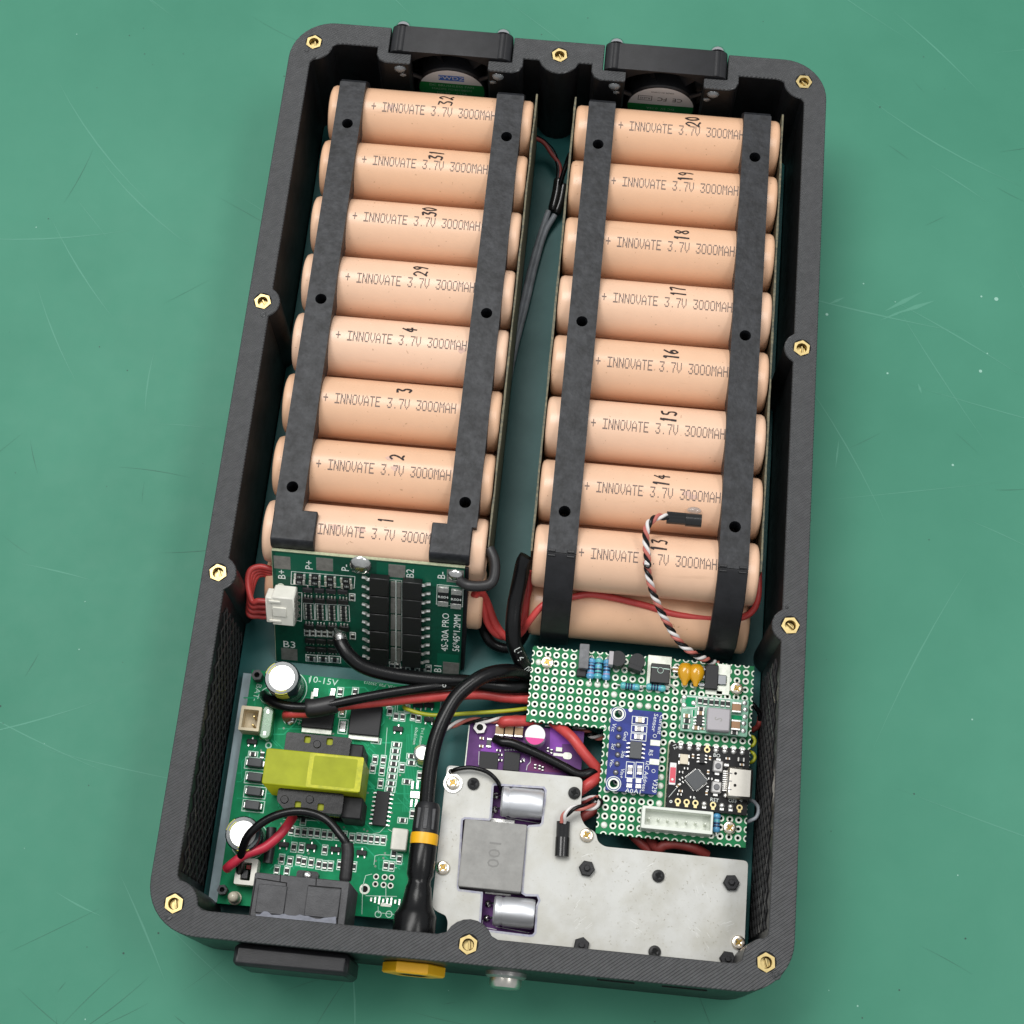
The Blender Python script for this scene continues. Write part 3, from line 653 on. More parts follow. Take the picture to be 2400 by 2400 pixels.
def soic(bw, bl, h, n, body='chip', pitch=1.27, pw=.42, pl=1.0):
    mb = MB(); mb.box(0, 0, h / 2 + .1, bw, bl, h, .12); mb.m = 1
    for s in (-1, 1):
        for i in range(n):
            y = (i - (n - 1) / 2) * pitch
            mb.box(s * (bw / 2 + pl * .25), y, h * .5, pl * .5, pw, .16); mb.box(s * (bw / 2 + pl * .75), y, .12, pl * .6, pw, .2, .04); mb.box(s * (bw / 2 + pl * .5), y, h * .3, .16, pw, h * .5)
    return mb.mesh('chip', [body, 'tin'])
SOIC16 = soic(3.9, 9.9, 1.5, 8); SOIC8 = soic(3.4, 4.9, 1.4, 4, 'chip_grey'); SOT6 = soic(1.5, 2.9, 1.0, 3, pitch=.95, pl=.7)
def sot23():
    mb = MB(); mb.box(0, 0, .6, 2.9, 1.4, 1.0, .1); mb.m = 1
    for x in (-.95, .95): mb.box(x, -1.05, .2, .45, .8, .35, .05)
    mb.box(0, 1.05, .2, .45, .8, .35, .05); return mb.mesh('transistor', ['chip', 'tin'])
SOT23 = sot23()
def sot8p():                                 # small black array with a row of pins on one side
    mb = MB(); mb.box(0, -.5, .5, 3.0, 1.7, .8, .08); mb.m = 1
    for i in range(3): mb.box(-.95 + i * .95, .75, .2, .42, .9, .4, .05)
    return mb.mesh('transistor', ['chip_black', 'tin'])
ARR = sot8p()
def diode():
    mb = MB(); mb.box(0, 0, 1.2, 4.3, 2.5, 2.2, .25); mb.m = 1
    for s in (-1, 1): mb.box(s * 2.35, 0, .5, .7, 1.7, .9, .1)
    return mb.mesh('diode', ['chip_grey', 'tin'])
DIODE = diode()
def dpak(w_, l_, h_=2.3):                     # drain tab towards -y, leads towards +y
    mb = MB(); mb.box(0, 0, h_ / 2 + .1, w_, l_, h_, .25); mb.m = 1; mb.box(0, -l_ / 2 - .6, .7, w_ * .96, 1.5, 1.3, .1)
    for x in (-1, 1): mb.box(x * w_ * .3, l_ / 2 + 1.2, .5, .9, 2.6, .5, .1)
    return mb.mesh('power_transistor', ['chip', 'pad_white'])
def screw(rad, m, deep=.5):
    mb = MB(); mb.lathe([(rad, -.4), (rad, .35), (rad * .86, .8), (rad * .55, 1.0), (rad * .28, 1.0 - deep * .3), (0, 1.0 - deep)], (0, 0, 0), 'z', 18)
    mb.m = 1
    for a in (0.4, 0.4 + math.pi / 2): mb.box(0, 0, .86, rad * 1.15, rad * .26, .3, 0, a)
    return mb.mesh('screw', [m, 'hole_and_shadow' if m == 'chip_black' else 'brass_dark'])
SC_N = screw(1.95, 'nickel'); SC_B = screw(1.75, 'chip_black')
def hexnut(rad, m, post=.9, h=1.7):
    mb = MB(); mb.lathe([(rad, 0), (rad, h * .8), (rad * .88, h), (post * 1.1, h), (post, h + .0), (post, h + .7), (post * .8, h + .9), (0, h + .9)], (0, 0, 0), 'z', 6)
    return mb.mesh('hex_nut', [m], 25)
NUT_B = hexnut(2.3, 'abs_black'); 
mb = MB(); mb.prism(circ(0, 0, 1.95, 6), 0, 1.5, [circ(0, 0, 1.0, 12)]); mb.m = 1; mb.cyl((0, 0, -.2), .95, 1.9, n=10); NUT_S = mb.mesh('hex_nut', ['steel_grey', 'hole_and_shadow'])
def ecap(rad, h, seg=0.2):                    # electrolytic can: sleeve, bare top, stripe patches
    mb = MB(); mb.lathe([(rad * .95, 0), (rad, .5), (rad, 1.4), (rad * .93, 1.9), (rad, 2.4), (rad, h - .5), (rad * .93, h), (rad * .74, h + .02)], (0, 0, 0), 'z', 28)
    mb.m = 1; mb.lathe([(rad * .74, h + .02), (rad * .72, h - .1), (0, h - .1)], (0, 0, 0), 'z', 28)
    mb.m = 2
    for a0, a1 in ((250, 292), (118, 165)):
        a = [math.radians(a0 + (a1 - a0) * i / 6) for i in range(7)]
        mb.add([(rad * .76 * math.cos(t), rad * .76 * math.sin(t), h + .05) for t in a] + [(rad * .97 * math.cos(t), rad * .97 * math.sin(t), h - .12) for t in a], [(i, i + 1, 8 + i, 7 + i) for i in range(6)])
        mb.add([(rad * 1.004 * math.cos(t), rad * 1.004 * math.sin(t), h - .5) for t in a] + [(rad * 1.004 * math.cos(t), rad * 1.004 * math.sin(t), h - 5) for t in a], [(i, i + 1, 8 + i, 7 + i) for i in range(6)])
    return mb
def axial(length, rad, base, bands):          # axial resistor along x
    mb = MB(); h = length / 2
    mb.lathe([(0, -h), (rad * .7, -h + .1), (rad * 1.08, -h + .6), (rad * 1.08, -h + 1.2), (rad * .9, -h + 1.6), (rad * .9, h - 1.6), (rad * 1.08, h - 1.2), (rad * 1.08, h - .6), (rad * .7, h - .1), (0, h)], (0, 0, rad), 'x', 12)
    ms = [base]
    for x, m in bands:
        if m not in ms: ms.append(m)
        mb.m = ms.index(m); mb.lathe([(rad * .93, x - .28), (rad * .95, x - .28), (rad * .95, x + .28), (rad * .93, x + .28)], (0, 0, rad), 'x', 12)
    if 'tin' not in ms: ms.append('tin')
    mb.m = ms.index('tin')
    for s in (-1, 1): mb.tube([(s * (h - .1), 0, rad), (s * (h + .8), 0, rad * .9), (s * (h + 1.1), 0, 0)], .28, 6)
    return mb.mesh('resistor', ms)
RES_A = axial(6.3, 1.15, 'resistor_blue', [(-1.7, 'band_dark'), (-.7, 'band_dark'), (.3, 'band_dark'), (1.5, 'band_violet')])
RES_B = axial(6.3, 1.15, 'resistor_teal', [(-1.5, 'band_dark'), (-.5, 'resistor_blue'), (.4, 'band_dark'), (1.5, 'band_dark')])
RES_C = axial(5.8, 1.0, 'resistor_teal', [(-1.2, 'band_dark'), (-.4, 'band_dark'), (.4, 'band_dark'), (1.2, 'resistor_blue')])

class Board(Fr):                              # a Fr that also collects its silkscreen print
    def setup(s): s.silk = MB(); s.tr = MB(); return s
    def put(s, me, name, zf, x, y, rz=0., h=0., parent=None, box=None):
        q = s.p(zf(x, y), h); ob = inst(me, name, parent or s.root, (q.x, q.y, h), rz)
        if box:
            wd, ln = box; c, k = abs(math.cos(rz)), abs(math.sin(rz)); a = (wd * c + ln * k) / 2; b = (wd * k + ln * c) / 2
            s.silk.frame(q.x - a, q.y - b, q.x + a, q.y + b, .27, h + .03)
        return ob
    def txt(s, t, size, zf, x, y, rot=0., sx=1., h=0.): q = s.p(zf(x, y), h); s.silk.text(t, size, q.x, q.y, h + .035, rot, sx)
    def ln(s, zf, pts, wd=.16, h=0., tr=False):
        q = [s.p(zf(x, y), h) for x, y in pts]; (s.tr if tr else s.silk).line([(a.x, a.y) for a in q], wd, h + (.015 if tr else .03))
    def rect(s, zf, x, y, wd, ln, m, name, z=.03, h=0., parent=None, hh=.05):
        q = s.p(zf(x, y), h); mb = MB(); mb.box(q.x, q.y, h + hh / 2, wd, ln, hh, min(.03, hh * .3)); return mb.build(name, m, parent or s.root)
H90 = math.pi / 2

# ------------------------------------------------------------------ inverter board
B = Board('inverter_board', 'bright green power board with yellow taped transformer and round capacitors', 'circuit board', (-45, -98, 10)).setup(); r = B.root
def LB(x, y): return (x - B.O.x, y - B.O.y)
ib = [LB(-73.4, -63.6), LB(-16.4, -63.9), LB(-16.4, -131.6), LB(-73.2, -132.1)]
mb = MB(); mb.prism(ib[::-1], -1.6, 0); mb.build('pcb', ['pcb_green'], r, bevel=.1)
mb = MB(); mb.box(-.9 - .5, .2, -4.2, 60.2, 67.6, 1.6, .1); mb.build('insulating_plate', 'insulator', r)
for x, y in ((-71, -66), (-71, -129), (-19, -66), (-19, -129)): q = LB(x, y); mb = MB(); mb.cyl((q[0], q[1], -7), 1.8, 5.4, n=6); mb.build('standoff', 'abs_black', r)
def standoff(zf, x, y, top, rad=1.7, name='hex_standoff', m='abs_grey'):
    q = B.p(zf(x, y), top); mb = MB(); mb.prism(circ(q.x, q.y, rad, 6, .2), -.2, top, [circ(q.x, q.y, rad * .5, 10)]); mb.m = 1; mb.cyl((q.x, q.y, -.3), rad * .55, top * .6, n=10); return mb.build(name, [m, 'hole_and_shadow'], r)
standoff(y1, 240, 160, 3.5); standoff(z7, 470, 1200, 3.0, 1.5)
CAPS = ((y1, 465, 187, 5.1, 14), (y1, 112, 1600, 5.0, 12.5), (y1, 1738, 868, 2.6, 6.5))
for zf, x, y, rad, h in CAPS:
    q = B.p(zf(x, y), h); inst(ecap(rad, h).mesh('electrolytic_capacitor', ['cap_sleeve', 'cap_top', 'cap_stripe']), 'electrolytic_capacitor', r, (q.x, q.y, 0), random.uniform(-.2, .2)); B.silk.annulus(q.x, q.y, rad + .58, rad + .33, .03, 28)
# two-pin cream connector
q = B.p(y1(178, 555), 6); c = MB(); c.prism(rrect(q.x - 3.0, q.y - 3.6, q.x + 3.0, q.y + 3.6, .2, 1), 0, 6, [rrect(q.x - 2.2, q.y - 2.8, q.x + 2.3, q.y + 2.6, .1, 1)]); cc = c.build('pin_connector', 'connector_cream', r)
c = MB(); c.box(q.x, q.y, .8, 4.4, 5.4, 1.2); c.build('connector_floor', 'connector_cream', cc)
for dy in (.9, -1.6): c = MB(); c.box(q.x + .9, q.y + dy, 3, .6, .6, 4, .1); c.build('pin', 'brass', cc)
# green blade fuse
q = B.p(y1(325, 590), 4); c = MB(); c.prism(rrect(q.x - 1.8, q.y - 5, q.x + 1.8, q.y + 5, 1.7, 5), 0, 4); ff = c.build('blade_fuse', 'fuse_green', r, bevel=.4)
for dy in (3.2, -3.3): c = MB(); c.box(q.x, q.y + dy, 4.02, .8, 1.2, .2, .05); c.build('fuse_tip', 'tin', ff)
c = MB(); c.text('30', 3.0, q.x, q.y, 4.06, 90, 1.0); c.build('lettering', 'label_pale', ff)
B.put(SOT23, 'transistor', y1, 200, 770, 0); B.put(R0603, 'resistor', y1, 205, 882, 0, box=(2.7, 1.7)); B.put(R0603, 'resistor', y1, 290, 890, H90)
for x, y in ((230, 965), (230, 1097), (222, 1225), (207, 1350)): B.put(DIODE, 'diode', y1, x, y, -.03, box=(6.2, 3.1))
D1 = dpak(9.2, 8.6); D2 = dpak(9.2, 9.0)
B.put(D1, 'power_transistor', y1, 805, 530, 0, 0); B.put(D2, 'power_transistor', y1, 1228, 585, 0, 0)
for x in (775, 930): B.rect(y1, x, 325, 1.3, 2.4, 'tin', 'lead', hh=.8)
for x in (995, 1130): B.put(R0603, 'resistor', y1, x, 318, H90, box=(2.8, 1.8))
B.put(C0603, 'capacitor', y1, 1015, 500, H90, box=(3, 2)); B.put(smd(3.2, 1.7, .6, 'steel_grey', e=.25), 'resistor', y1, 1020, 630, H90, box=(4.2, 2.6))
# transformer
TZ = 20.0
pa, pb, pc, pd = [B.p(y1(*k), TZ) for k in ((320, 828), (1215, 897), (1165, 1225), (285, 1155))]
x0 = (pa.x + pd.x) / 2; x1 = (pb.x + pc.x) / 2; yt = (pa.y + pb.y) / 2; yb_ = (pc.y + pd.y) / 2; xc = (x0 + x1) / 2; yc = (yt + yb_) / 2
t = MB(); t.prism(rrect(x0, yb_, x1, yt, .5, 2), 1.5, TZ); tp = t.build('transformer', 'tape', r, bevel=.5); tp['label'] = 'transformer wrapped in yellow tape'
xm = B.p(y1(705, 1000), TZ).x; t = MB()
t.prism(rrect(xm, yb_ + .3, x1 + .05, yt - .25, .3, 2), TZ - .2, TZ + .12); t.build('tape_overlap', 'tape_bright', tp)
t = MB(); t.prism(rrect(xm + 1.3, yb_ + 1.1, x1 - 1.6, yt - .9, .4, 2), TZ + .05, TZ + .16); t.build('tape_patch', 'tape', tp)
for sg, (ux, uy), (lx, ly), pegs, notch, zt in ((1, (505, 700), (1080, 860), ((785, 790),), ((700, 730), (900, 755)), 17.0), (-1, (430, 1215), (1010, 1400), ((720, 1290), (490, 1290)), ((610, 1340), (815, 1370)), 16.5)):
    a = B.p(y1(ux, uy), zt); b = B.p(y1(lx, ly), zt); X0, X1 = a.x, b.x; Ya, Yb = (yt + .1, yt + 5.6) if sg > 0 else (yb_ - 5.9, yb_ - .1)
    hs = [rrect(B.p(y1(*k), zt).x - .9, (Yb - 2.6) if sg > 0 else Ya + .6, B.p(y1(*k), zt).x + .9, (Yb - .6) if sg > 0 else Ya + 2.6, .4, 2) for k in notch]
    t = MB(); t.prism(roundpoly([(X0, Ya + (0 if sg > 0 else 2.2), .8), (X0 + (0 if sg > 0 else 2.4), Ya, .8), (X1, Ya, .8), (X1, Yb, .8), (X0, Yb, .8)], .8), zt - 4.5, zt, hs); bo = t.build('bobbin', 'bakelite', tp, bevel=.3)
    t = MB(); t.box((X0 + X1) / 2, (Ya + Yb) / 2, zt - 5.6, X1 - X0 - 3, 4.6, 9.4, .3); t.build('winding', 'tape', tp)
    t = MB(); t.box((X0 + X1) / 2, (Ya + Yb) / 2, 1.6, X1 - X0, 5.8, 3, .3); t.build('bobbin_base', 'bakelite', tp)
    for k in pegs: q = B.p(y1(*k), zt); t = MB(); t.cyl((q.x, q.y, zt - .1), 1.15, .45, n=12); t.build('peg', 'bakelite', bo)
t = MB(); t.box(x1 - 3.2, yt + 2.2, 8, 4.6, 4.2, 15, .4); t.build('core', 'ferrite_core', tp); t = MB(); t.box(x1 - 2.4, yb_ - 3.2, 7, 6.0, 6.2, 13, .4); t.build('core', 'ferrite_core', tp)
B.put(SOT23, 'transistor', y1, 1520, 655, 0)
for x, y in ((1505, 795), (1495, 853), (1488, 912), (1480, 968), (1470, 1025), (1463, 1085), (1455, 1145), (1445, 1200)): B.put(R0603, 'resistor', y1, x, y, 0, box=(2.9, 1.55))
for x, y in ((1385, 935), (1373, 1030), (1360, 1145), (1555, 1000)): B.put(R0603, 'resistor', y1, x, y, H90, box=(2.9, 1.5))
B.put(SOIC16, 'chip', y1, 1368, 1378, -.02)
for x, y in ((555, 1572), (610, 1582), (670, 1588), (730, 1592), (787, 1598), (850, 1607), (905, 1612), (967, 1615), (1030, 1620), (575, 1722), (645, 1727), (855, 1747), (465, 1830), (1165, 1638), (1222, 1643), (1275, 1650), (1330, 1655), (1385, 1660), (1715, 1075)):
    B.put(R0603, 'resistor', y1, x, y, H90, box=(2.8, 1.55))
for x, y, k in ((1640, 900, 0), (1640, 960, 0), (1600, 1130, 0), (1650, 1420, 1), (1560, 1480, 0), (660, 1480, 1), (1310, 930, 1), (1290, 1010, 1), (1320, 760, 0), (1100, 1640, 1), (620, 1840, 1), (1060, 1740, 1), (540, 1850, 1), (1480, 1780, 1), (1530, 1830, 1)): B.put(R0603, 'resistor', y1, x, y, H90 * k, box=(2.8, 1.55))
for x, y in ((485, 1700), (735, 1720), (955, 1745), (1190, 1775)): B.put(SOT23, 'transistor', y1, x, y, 0)
for x, y in ((1000, 1020), (1047, 1027), (1097, 1037), (1135, 1045), (1172, 1047), (1232, 1040), (1322, 1052), (1530, 1045), (1568, 1050), (825, 1075), (890, 1080)): B.put(R0603, 'resistor', z7, x, y, H90, box=(2.8, 1.5))
q = B.p(y1(1530, 1650), 3); c = MB(); c.box(q.x, q.y, 1.6, 4.6, 6.2, 3.2, .3); c.build('white_socket', 'connector_white', r)
B.rect(y1, 1680, 1250, 3.2, 2.0, 'tin', 'pad', hh=.6)
for i in range(3):
    B.rect(y1, 1650 + i * 45, 1160, .7, 2.4, 'tin', 'pad', hh=.3); B.rect(y1, 1640 + i * 42, 1325, .7, 2.2, 'tin', 'pad', hh=.3)
for x, y in ((1440, 430), (1445, 495), (1500, 540), (1560, 545), (1600, 470), (1655, 540), (1705, 555)): B.put(R0603, 'resistor', y1, x, y, H90, box=(2.4, 1.5))
for x, y in ((1800, 440), (1800, 570), (1700, 440)): B.put(SOT23, 'transistor', y1, x, y, 0)
B.ln(y1, ((1495, 405), (1610, 412), (1600, 515), (1490, 505), (1495, 405)), .18); B.ln(y1, ((1515, 425), (1590, 430), (1585, 495), (1510, 490), (1515, 425)), .18)
# slide switch, LED, holes
q = B.p(z7(625, 1085), 5); c = MB(); c.prism(rrect(q.x - 3.0, q.y - 3.6, q.x + 3.0, q.y + 3.8, .3, 2), 0, 5, [rrect(q.x - 1.4, q.y - 2.4, q.x + 1.4, q.y + 2.6, .2, 1)]); sw = c.build('slide_switch', 'connector_white', r)
c = MB(); c.box(q.x - .3, q.y - .7, 2.6, 1.8, 2.4, 4.4, .1); c.m = 1; c.box(q.x + .4, q.y + 1.5, 2.2, 1.5, 1.2, 3, .1); c.build('switch_lever', ['abs_black', 'dark_red_wire'], sw)
q = B.p(z7(538, 1245), 5); c = MB(); c.lathe([(1.9, 0), (1.9, .9), (1.6, 1.0), (1.6, 3.6)] + [(1.6 * math.cos(a), 3.6 + 1.6 * math.sin(a)) for a in (.4, .8, 1.2)] + [(0, 5.2)], (q.x, q.y, 0), 'z', 18); c.build('led', 'led_dome', r)
for x, y, ro in ((1393, 1197, 1.5), (1467, 1117, .85), (1522, 1120, .85), (1567, 1122, .85), (1462, 1165, .85), (1515, 1170, .85), (1560, 1175, .85)):
    q = B.p(z7(x, y)); c = MB(); c.annulus(q.x, q.y, ro, ro * .62, .03); c.m = 1; c.sheet(circ(q.x, q.y, ro * .64, 14), .028); c.build('plated_hole', ['pad_white', 'hole_and_shadow'], r)
for i in range(8): B.rect(z7, 1435 + i * 26, 1265 + i * 2.5, .55, 1.1 + .6 * (i % 3), 'tin', 'pad', hh=.25)
B.rect(z7, 1530, 1300, 3.0, .9, 'pad_white', 'pad')
B.txt('10-15V', 2.7, y1, 838, 218, -3, 1.15); B.txt('BAT-', 2.3, y1, 240, 320, -97, 1.1); B.txt('1324492A_P20_250213', 1.15, y1, 1400, 258, 176, 1.15); B.txt('I+', 2.2, y1, 622, 590, -97)
B.txt('T=1.6mm', 1.3, y1, 1730, 715, -92); B.txt('60x61mm', 1.3, y1, 1675, 715, -92); B.txt('PT', 1.2, z7, 895, 1040, 70)
B.ln(y1, ((715, 185), (715, 235)), .2)
q = B.p(y1(540, 555)); B.silk.annulus(q.x, q.y, 2.1, 1.8, .03); q = B.p(y1(345, 350)); B.silk.annulus(q.x, q.y, 2.6, 2.35, .03); q = B.p(y1(345, 800)); B.silk.annulus(q.x, q.y, 1.0, .6, .03)
q = B.p(y1(540, 575)); c = MB(); c.dome((q.x, q.y, 0), 1.6, .8, 14); c.build('solder_joint', 'solder', r)
for pts in (((1430, 1560), (1480, 1590), (1560, 1600)), ((1290, 1600), (1350, 1590), (1420, 1520)), ((1100, 560), (1090, 760)), ((1420, 640), (1400, 900)), ((1100, 1490), (1190, 1500), (1215, 1290)), ((480, 1470), (1185, 1500)), ((1300, 1880), (1310, 1800), (1350, 1790), (1500, 1795), (1560, 1850))): B.ln(y1, pts, .14)
R = random.Random(11)
for i in range(110):                          # copper tracks showing under the solder mask
    x, y = R.uniform(100, 1850), R.uniform(250, 1900); a = R.choice((0, 1, 2, 3)) * 45; ln = R.uniform(60, 260); pts = [(x, y)]
    for k in range(2):
        x += math.cos(math.radians(a)) * ln; y += math.sin(math.radians(a)) * ln; a += R.choice((-45, 45)); ln *= .7; pts.append((min(max(x, 60), 1850), min(max(y, 230), 1920)))
    B.ln(y1, pts, R.choice((.22, .3, .4)), tr=True)
for i in range(9): B.ln(y1, ((1600 + i * 14, 700), (1590 + i * 14, 1000), (1560 + i * 14, 1400)), .16, tr=True)
for pts in (((1400, 1110), (1380, 1180), (1375, 1360)), ((1440, 1100), (1400, 1110)), ((1600, 1060), (1520, 1050)), ((1400, 1240), (1600, 1245)), ((1480, 1310), (1480, 1350), (1620, 1365)), ((1530, 1180), (1530, 1260))): B.ln(z7, pts, .16)
for x in (1480, 1550): q = B.p(z7(x, 1360)); B.silk.annulus(q.x, q.y, 1.0, .75, .03)
R = random.Random(5)
vi = MB()
for i in range(90): q = B.p(y1(R.uniform(120, 1850), R.uniform(300, 1900))); vi.annulus(q.x, q.y, .3, .14, .026, 8)
for n_, mm, m in (('silkscreen', B.silk, 'silk_thin'), ('copper_track', B.tr, 'pcb_trace'), ('via', vi, 'pad_dull')): tag(mm.build(n_, m, r), None, kind='stuff')

# ------------------------------------------------------------------ protection board leaning on the pack front
top = Vector((-39.8, -34.6, 37.6)); bot = Vector((-39.8, -58.6, 3.4))
S = Board('protection_board', 'dark green protection board printed 4S-30A PRO leaning against the cells', 'circuit board', bot, (1, 0, 0), top - bot).setup(); r = S.root
SL = (top - bot).length
mb = MB(); mb.box(0, SL / 2, -.6, 56, SL, 1.2, .08); mb.build('pcb', 'pcb_dark', r)
mb = MB(); mb.box(0, SL + .05, -.6, 56.02, .12, 1.22); mb.box(-28.02, SL / 2, -.6, .1, SL, 1.22); mb.build('board_edge', 'pcb_edge', r)
for x0_, y0_, x1_, y1_ in ((-27, SL - 9, -10, SL - .6), (-9.5, 1, -7, SL - 8), (2.5, SL - 7.6, 27, SL - .6), (21, 3, 27.4, 9)):
    S.tr.sheet([(x0_, y0_), (x1_, y0_), (x1_, y1_), (x0_, y1_)], .012)
for x, y in ((215, 135), (565, 150), (860, 165), (1160, 205), (1640, 248), (275, 890), (1605, 1005)): S.rect(y6, x, y, 4.9, 4.6, 'pad_dull', 'pad')
for t_, x, y in (('B+', 215, 232), ('P+', 440, 155), ('P-', 738, 178), ('B2', 1272, 225), ('B-', 1530, 240), ('B1', 1500, 1005)): S.txt(t_, 3.2, y6, x, y, 90)
S.txt('B3', 3.6, y6, 275, 812, 0, 1.1); S.txt('4S-30A PRO', 2.9, y6, 1560, 708, 90, .98); S.txt('56*45*1.2MM', 2.9, y6, 1655, 716, 90, .88)
for i, (x, y) in enumerate(((362, 243), (488, 250), (612, 262), (742, 277), (358, 287), (486, 296), (614, 308), (748, 322))):
    ob = S.put(R1206, 'resistor', y6, x, y); c = MB(); c.text('151', .9, 0, 0, .73); me = c.mesh('marking', ['silk']); inst(me, 'marking', ob, (0, 0, 0))
S.ln(y6, ((292, 208), (815, 250), (808, 345), (288, 312), (292, 208)), .18)
for i in range(4):
    dx = i * 96; dy = i * 5
    S.put(SOT23, 'transistor', y6, 428 + dx, 350 + dy); S.put(ARR, 'transistor', y6, 432 + dx, 425 + dy); S.put(ARR, 'transistor', y6, 440 + dx, 645 + dy)
    for k in range(4): S.put(R0603, 'resistor', y6, 432 + dx + k * 1.5, 488 + dy + k * 32)
    S.ln(y6, ((392 + dx, 468 + dy), (478 + dx, 474 + dy), (484 + dx, 606 + dy), (396 + dx, 600 + dy), (392 + dx, 468 + dy)), .14)
    if i < 3: S.put(ARR, 'transistor', y6, 448 + dx * .95, 780 + dy, math.pi); S.put(ARR, 'transistor', y6, 452 + dx * .95, 850 + dy, math.pi); S.put(R0805, 'resistor', y6, 458 + dx, 922 + dy, box=(3.4, 2.6))
for i in range(6): S.put(R0603, 'resistor', y6, 420 + i * 48, 710 + i * 2.5, H90, box=(2.6, 1.5))
for x, y in ((792, 420), (797, 738), (1120, 980), (1165, 982), (1420, 1005)): S.put(R0603, 'resistor', y6, x, y, H90, box=(2.6, 1.6))
for i in range(5): S.put(R0603, 'resistor', y6, 1215 + i * 38, 1003 + i * 3, H90 if i % 2 else 0)
def mosfet(sg):
    mb = MB(); mb.box(0, 0, 1.3, 5.6, 6.3, 2.4, .2); mb.m = 1
    for y in (1.9, -1.5):
        mb.tube(smooth([(sg * 2.7, y, 1.5), (sg * 3.4, y, 1.6), (sg * 4.0, y - .2, .7), (sg * 5.2, y - .2, .45)], 3), .5, 6)
    return mb.mesh('power_transistor', ['chip_black', 'tin'])
ML, MR = mosfet(-1), mosfet(1)
for i in range(5):
    a = S.p(y6(1012, 340), 2.4); b = S.p(y6(1012, 915), 2.4); inst(ML, 'power_transistor', r, (a.x + (b.x - a.x) * i / 4, a.y + (b.y - a.y) * i / 4, 0))
    a = S.p(y6(1283, 372), 2.4); b = S.p(y6(1278, 935), 2.4); inst(MR, 'power_transistor', r, (a.x + (b.x - a.x) * i / 4, a.y + (b.y - a.y) * i / 4, 0))
    S.rect(y6, 1128, 350 + i * 135, 1.3, 5.6, 'pad_dull', 'drain_pad', hh=.4); S.rect(y6, 1178, 355 + i * 135, 1.1, 5.6, 'pad_dull', 'drain_pad', hh=.4)
S.ln(y6, ((1100, 275), (1200, 282), (1200, 942), (1100, 935)), .14); S.ln(y6, ((1152, 285), (1152, 940)), .3)
for x, y in ((1543, 405), (1650, 425)):
    ob = S.put(R2512, 'shunt_resistor', y6, x, y, H90); c = MB(); c.text('R004', 1.25, 0, 0, .93, -90, 1.2); c.build('marking', 'silk', ob)
S.ln(y6, ((1492, 315), (1705, 335), (1700, 500), (1485, 478), (1492, 315)), .16)
for x, y, rx_, ry_ in ((858, 165, 3.3, 3.2), (1640, 245, 2.4, 2.0), (700, 735, 1.7, 2.4)):
    q = S.p(y6(x, y), .5); c = MB(); c.dome((0, 0, 0), 1, .75, 16); ob = inst(c.mesh('solder_joint', ['solder']), 'solder_joint', r, (q.x, q.y, 0)); ob.scale = (rx_, ry_, 1.7)
q = S.p(y6(205, 330)); c = MB(); c.lathe([(0, .05), (1.1, .05), (1.1, 0)], (q.x, q.y, 0)); c.build('test_pad', 'pad_white', r)
# white balance connector
a = S.p(y6(205, 540), 6); c = MB(); X, Y = a.x, a.y
c.box(X + .6, Y, 3, 6.6, 10.6, 6, .3); c.box(X - 3.4, Y - .1, 3.4, 2.4, 9.6, 4.6, .3); pl = c.build('balance_connector', 'connector_white', r, bevel=.1)
c = MB(); c.box(X - .4, Y, 6.1, 4.0, 3.2, .5, .1); c.box(X - 1.8, Y + 3.6, 6.1, 3.4, .7, .5, .1); c.box(X - 1.8, Y - 3.6, 6.1, 3.4, .7, .5, .1); c.build('latch', 'connector_white', pl)
for k in range(5): c = MB(); c.box(X + 4.0, Y + 3.8 - k * 1.9, 3.4, .5, .7, 4.2); c.build('contact_slot', 'pad_dull', pl)
S.ln(y6, ((318, 378), (378, 384), (375, 618), (335, 612)), .2)
for k in range(4): q = S.p(y6(345, 420 + k * 50)); c = MB(); c.annulus(q.x, q.y, .75, .35, .03); c.build('pad', 'pad_dull', r)
tag(S.silk.build('silkscreen', 'silk', r), None, kind='stuff'); tag(S.tr.build('copper_area', 'pcb_dark_patch', r), None, kind='stuff')

# ------------------------------------------------------------------ perforated board
PZ = 16.7; OX, OY = 11.62, -52.25
T = Board('perforated_board', 'green perforated prototype board carrying small modules and a white header', 'circuit board', (OX, OY, PZ)).setup(); r = T.root
p_ = 2.54
def grid_ok(c, q): return (0 <= c <= 24 and 0 <= q <= 7) or (9 <= c <= 24 and 8 <= q <= 19)
x0, x1, yT, yB, yM, xM = -.83 * p_, 24.92 * p_, .88 * p_, -20 * p_, -8 * p_ - .2, 8.0 * p_ + .3
def bites(ax, fixed, a, b, sgn, vals):        # straight edge with half-round bites
    pts = []; vals = [v for v in vals if min(a, b) + 1 < v < max(a, b) - 1]; vals.sort(reverse=a > b)
    for v in vals:
        for i in range(5):
            t = math.pi * i / 4; d = -math.cos(t) * .5 * (1 if b > a else -1); e = math.sin(t) * .42 * sgn
            pts.append((v + d, fixed + e) if ax == 'x' else (fixed + e, v + d))
    return pts
cols = [c * p_ for c in range(-1, 26)]; rows = [-q * p_ for q in range(-1, 21)]
out = [(x0 + .5, yT)] + bites('x', yT, x0 + .5, x1, -1, cols) + [(x1, yT)] + bites('y', x1, yT, yB, -1, rows) + [(x1, yB)] + bites('x', yB, x1, xM, 1, cols) + [(xM, yB)] \
    + bites('y', xM, yB, yM, 1, rows) + [(xM, yM)] + bites('x', yM, xM, x0, 1, cols) + [(x0, yM)] + bites('y', x0, yM, yT, 1, rows) + [(x0, yT - .5)]
SCR = [(y2(410, 455), (1, 1)), (y3(1465, 725), (23, 2)), (y4(1490, 1165), (23, 18))]
skip = {k for _, k in SCR}
